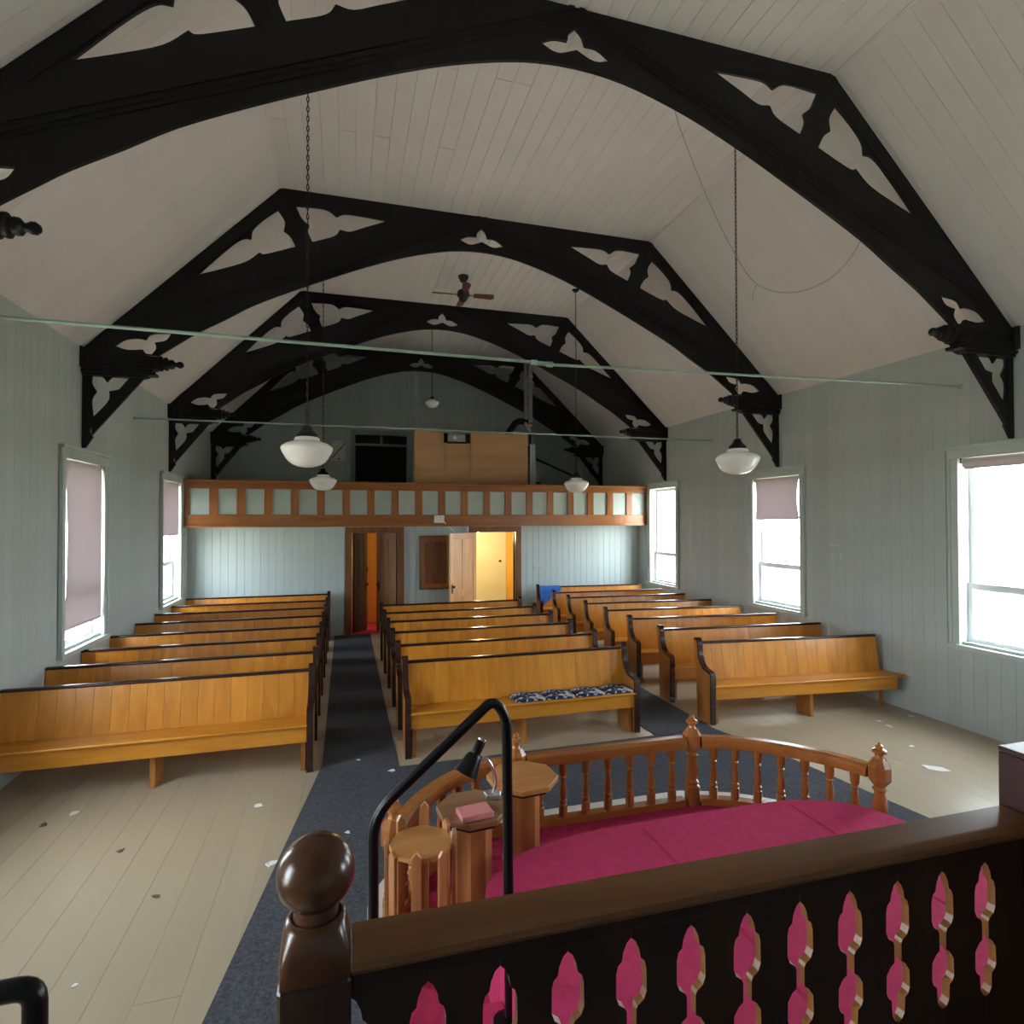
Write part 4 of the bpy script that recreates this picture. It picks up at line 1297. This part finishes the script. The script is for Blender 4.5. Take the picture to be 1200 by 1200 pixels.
# ================================================================== TIE RODS
t = thing('tie_rod', 'pale green iron tie rod with a turnbuckle, crossing before the front pews', 'rod', (1.72, 4.98, 3.68))
ob('rod_length', tube('rod_length', [(XL - 1.72, -0.12, -0.005), (-0.08, 0, 0.0)], 0.0135, 10), M['green_rod'], t)
ob('rod_length', tube('rod_length', [(0.06, 0, -0.012), (XR - 1.72, -0.33, -0.005)], 0.0125, 10), M['green_rod'], t)
tb = bmesh.new()
b_lathe(tb, [(0.013, -0.11), (0.026, -0.10), (0.026, -0.05), (0.013, -0.04)], 10, Matrix.Translation((0, 0, -0.005)) @ Matrix.Rotation(PI / 2, 4, 'Y'))
b_lathe(tb, [(0.013, 0.04), (0.026, 0.05), (0.026, 0.10), (0.013, 0.11)], 10, Matrix.Translation((0, 0, -0.009)) @ Matrix.Rotation(PI / 2, 4, 'Y'))
b_box(tb, -0.06, 0.06, -0.022, -0.014, -0.022, 0.006)
b_box(tb, -0.06, 0.06, 0.014, 0.022, -0.022, 0.006)
ob('turnbuckle', finish(tb, 'turnbuckle', 40), M['green_rod'], t)
for x, y in ((XL - 1.72, -0.12), (XR - 1.72, -0.33)):
    s = 1 if x < 0 else -1
    ob('wall_flange', lathe('wall_flange', [(0.032, 0), (0.032, 0.008), (0.018, 0.02)], 14, mat=Matrix.Translation((x, y, -0.005)) @ Matrix.Rotation(s * PI / 2, 4, 'Y')), M['green_rod'], t)
t = thing('tie_rod', 'thin pale green iron tie rod crossing above the rear pews', 'rod', (1.80, 9.03, 3.66))
ob('rod_length', tube('rod_length', [(XL - 1.80, -0.03, -0.012), (XR - 1.80, 0.03, 0.010)], 0.0125, 10), M['green_rod'], t)
for x, y, z in ((XL - 1.80, -0.03, -0.012), (XR - 1.80, 0.03, 0.010)):
    s = 1 if x < 0 else -1
    ob('wall_flange', lathe('wall_flange', [(0.03, 0), (0.03, 0.008), (0.018, 0.02)], 14, mat=Matrix.Translation((x, y, z)) @ Matrix.Rotation(s * PI / 2, 4, 'Y')), M['green_rod'], t)

# loose wire hanging behind the nearest truss
def px(u, v, Y):
    d = fw + r2 * ((u - 600) / F_PX) - u2 * ((v - 600) / F_PX)
    return Vector((0, 0, EYE)) + d * (Y / d.y)
wp = [px(u, v, 4.36) for u, v in ((780, 80), (788, 117), (798, 153), (827, 227), (857, 290), (887, 333), (927, 343), (967, 330), (993, 307), (1008, 283), (1018, 262))]
w = thing('loose_wire', 'thin loose wire drooping in a loop behind the truss above the pulpit side', 'wire', tuple(wp[0]))
ob('wire_loop', tube('wire_loop', [Vector(p) - wp[0] for p in catmull([tuple(p) for p in wp], 5)], 0.0028, 6), M['grey_trim'], w)
ob('wire_tail', tube('wire_tail', [px(887, 333, 4.36) - wp[0], px(883, 342, 4.36) - wp[0], px(882, 353, 4.36) - wp[0]], 0.0025, 6), M['grey_trim'], w)

# ================================================================== GALLERY CONTENTS
GZ = ZG0 + 0.06
t = thing('plywood_screen', 'large brown plywood sheet standing upright in the gallery', 'panel', (1.37, 12.02, GZ))
for a, b in ((0.0, 0.62), (0.624, 1.18), (1.184, 2.45)):
    notch = 4.03 if a > 0.6 and a < 1.0 else 4.10
    ob('sheet', box('sheet', a, b - 0.002, 0, 0.018, 0, notch - GZ, 0.002), M['ply'], t)
for x in (0.1, 1.2, 2.3):
    ob('batten', box('batten', x, x + 0.06, 0.018, 0.06, 0, 1.7), M['ply'], t)
ob('foot', box('foot', 0.1, 0.16, 0.018, 0.50, 0, 0.05), M['ply'], t)
ob('foot', box('foot', 2.3, 2.36, 0.018, 0.50, 0, 0.05), M['ply'], t)
t = thing('projector', 'black and grey box hung on the top edge of the plywood screen', 'device', (2.24, 12.0, 3.88))
ob('body', box('body', -0.20, 0.18, -0.09, 0.01, 0.0, 0.15, 0.006), M['grey_trim'], t)
ob('side_clamp', box('side_clamp', -0.27, -0.20, -0.10, 0.016, -0.02, 0.17, 0.004), M['black_plastic'], t)
ob('side_clamp', box('side_clamp', 0.18, 0.27, -0.10, 0.016, -0.02, 0.17, 0.004), M['black_plastic'], t)
ob('bottom_clamp', box('bottom_clamp', -0.20, 0.18, -0.10, 0.012, -0.03, 0.0, 0.004), M['black_plastic'], t)
ob('lens_tube', lathe('lens_tube', [(0.035, 0), (0.035, 0.05), (0.028, 0.055), (0, 0.05)], 16, mat=Matrix.Translation((-0.06, -0.09, 0.075)) @ Matrix.Rotation(PI / 2, 4, 'X')), M['white_plastic'], t)
tag(ob('grey_post', box('grey_post', 3.875, 4.01, 12.05, 12.12, GZ, 3.905, 0.004), M['grey_trim']), 'grey painted board standing against the edge of the plywood', 'board')
# flue pipes
t = thing('flue_pipe', 'galvanised stove flue with a black elbow rising through the gallery', 'pipe', (4.08, 13.0, GZ))
ob('pole', tube('pole', [(0.0, 0, 2.30), (0.0, 0, HC - GZ - 0.10)], 0.045, 14), M['steel'], t)
ob('flue_length', tube('flue_length', [(0.11, 0.0, 2.06), (0.11, 0.0, HC - GZ - 0.10)], 0.055, 16), M['steel'], t)
bm = bmesh.new()
for z in (2.25, 2.36, 3.25, 3.38):
    b_lathe(bm, [(0.062, z), (0.066, z + 0.01), (0.066, z + 0.06), (0.062, z + 0.07)], 16, Matrix.Translation((0.11, 0, 0)))
ob('collar', finish(bm, 'collar', 40), M['chrome'], t)
ob('tee', tube('tee', rounded([(0.11, 0, 2.10), (0.02, 0, 2.20), (-0.02, 0, 2.36)], 0.05), 0.05, 14), M['steel'], t)
ob('elbow', tube('elbow', rounded([(0.05, 0.02, 2.35), (-0.22, 0.02, 2.37), (-0.56, 0.02, 1.86), (-0.56, 0.02, 0.9)], 0.16), 0.075, 16), M['black_metal'], t)
ob('lower_pipe', tube('lower_pipe', [(0.11, 0.0, 1.75), (0.11, 0.0, 2.1)], 0.022, 12), M['black_metal'], t)
ob('stove_body', box('stove_body', -0.72, 0.30, -0.25, 0.35, 0.0, 0.92, 0.03), M['black_metal'], t)
ob('stove_top', box('stove_top', 0.0, 0.22, -0.10, 0.12, 0.92, 1.77, 0.01), M['void_dark'], t)
# white arched plaque on the rear wall
t = thing('arched_plaque', 'white arched plaque with a dark diagonal cord on the gable wall', 'plaque', (-0.166, YR, 3.68))
arch = [(-0.17, 0), (0.17, 0), (0.17, 0.40)] + [(0.17 - 0.34 * k / 10 , 0.40 + 0.10 * math.sin(PI * k / 10)) for k in range(1, 10)] + [(-0.17, 0.31)]
ob('board', prism('board', arch, 'Y', -0.03, -0.001), M['white_plastic'], t)
ob('cord', tube('cord', [(-0.15, -0.036, 0.06), (0.15, -0.036, 0.42)], 0.010, 8), M['bronze'], t)
ob('screw', lathe('screw', [(0.02, 0), (0.015, 0.012), (0, 0.014)], 10, mat=Matrix.Translation((0.02, -0.03, 0.05)) @ Matrix.Rotation(PI / 2, 4, 'X')), M['bronze'], t)
# dark handrail sloping at the back of the gallery
tag(ob('gallery_stair_rail', tube('gallery_stair_rail', [(4.35, 13.3, 3.75), (5.75, 13.3, 3.18), (5.75, 13.3, GZ)], 0.03, 10), M['black_metal']), 'dark sloping stair rail in the gallery beside the flue', 'handrail')

# ================================================================== LOBBY WALL FITTINGS
t = thing('emergency_light', 'white emergency light box fixed under the gallery panels', 'light', (1.77, YG - 0.01, 2.19))
ob('box', box('box', -0.10, 0.10, -0.09, 0.0, 0.0, 0.15, 0.006), M['white_plastic'], t)
for sx in (-0.055, 0.055):
    ob('lamp_head', lathe('lamp_head', [(0.02, -0.02), (0.036, 0.0), (0.036, 0.03), (0.02, 0.034), (0, 0.03)], 14, mat=Matrix.Translation((sx, -0.09, 0.11)) @ Matrix.Rotation(PI / 2, 4, 'X')), M['white_plastic'], t)
ob('conduit', tube('conduit', [(0.09, -0.03, 0.03), (0.34, 0.15, -0.19)], 0.013, 8), M['white_plastic'], t)
tag(ob('conduit', box('conduit', 2.42, 2.45, YLW - 0.034, YLW - 0.002, 2.0, 2.12, 0.003), M['white_plastic']), 'short white conduit above the yellow room doorway', 'conduit')
t = thing('wall_cabinet', 'brown wooden wall cabinet between the two doorways', 'cabinet', (1.43, YLW, 0.85))
ob('body', box('body', 0, 0.66, -0.13, -0.001, 0, 1.08, 0.004), M['casing'], t)
dr = ob('door', box('door', 0.03, 0.63, -0.15, -0.131, 0.03, 1.05, 0.004), M['casing'], t)
for q in ((0.03, 0.11, 0.03, 1.05), (0.55, 0.63, 0.03, 1.05), (0.11, 0.55, 0.03, 0.12), (0.11, 0.55, 0.96, 1.05)):
    ob('door_frame_strip', box('door_frame_strip', q[0], q[1], -0.162, -0.150, q[2], q[3], 0.003), M['gal_wood_z'], dr)
t = thing('wall_heater_control', 'small pale wall plate on the boarded lobby wall', 'wall plate', (3.86, YLW, 1.19))
ob('plate', box('plate', 0, 0.22, -0.018, -0.001, 0, 0.09, 0.003), M['wall_lobby'], t)
ob('slot', box('slot', 0.02, 0.20, -0.021, -0.018, 0.02, 0.034), M['grey_trim'], t)

# ================================================================== LITTER ON THE FLOOR
def scrap(seed, r):
    rnd = random.Random(seed)
    n = rnd.randint(5, 7)
    poly = [(r * rnd.uniform(0.5, 1.0) * math.cos(2 * PI * k / n), r * rnd.uniform(0.35, 0.8) * math.sin(2 * PI * k / n)) for k in range(n)]
    bm = bmesh.new()
    b_prism(bm, poly, 'Z', 0, 0.002)
    for v in bm.verts:
        v.co.z += 0.35 * r * abs(rnd.uniform(-0.3, 0.5)) if rnd.random() < 0.4 else 0
    return finish(bm, 'scrap')
SC = [((-2.0, 5.243), 0.05, 'paper', 'torn white paper scrap on the floor before the drawn-blind front pew'),
      ((-2.135, 5.10), 0.045, 'chip', 'brown chip on the floor before the drawn-blind front pew'),
      ((-1.47, 4.56), 0.035, 'chip', 'dark brown chip on the open floor boards'),
      ((-1.084, 3.947), 0.034, 'chip', 'long curled brown chip on the open floor boards'),
      ((-0.66, 4.96), 0.06, 'paper', 'crumbled white paper on the floor beside the aisle carpet edge'),
      ((-0.463, 4.115), 0.055, 'paper', 'white tissue lying at the edge of the charcoal carpet'),
      ((0.40, 5.30), 0.04, 'paper', 'white scrap at the carpet corner before the middle pews'),
      ((3.02, 6.40), 0.04, 'paper', 'white scrap beside the aisle between middle and window pews'),
      ((5.71, 5.10), 0.05, 'paper', 'white scrap on the floor by the bare-glass wall, nearer the front pew'),
      ((5.68, 4.94), 0.055, 'paper', 'white scrap on the floor by the bare-glass wall, farther from the pew'),
      ((6.20, 5.12), 0.05, 'paper', 'white scrap tucked against the foot of the bare-glass wall'),
      ((5.11, 3.99), 0.12, 'paper', 'long white paper strip on the floor beyond the communion rail'),
      ((5.375, 4.44), 0.04, 'paper', 'small white scrap between the paper strip and the wall'),
      ((-1.254, 3.309), 0.02, 'paper', 'tiny white fleck on the open floor boards'),
      ((0.12, 5.62), 0.035, 'paper', 'white scrap on the aisle runner between the front pews'),
      ((0.02, 4.35), 0.03, 'paper', 'white scrap on the wide charcoal carpet')]
for i, (p, r, m_, lab) in enumerate(SC):
    on_c = m_ == 'paper' and (-0.2 < p[0] < 0.47 or 3.1 < p[0] < 3.8) and p[1] < 6.5 or p == (0.02, 4.35)
    o = ob('paper_scrap' if m_ == 'paper' else 'wood_chip', scrap(i, r), M[m_], None, (p[0], p[1], CT + 0.0005 if on_c else 0.0005), (0, 0, random.uniform(0, 6)))
    tag(o, lab, 'scrap', 'litter on the floor')
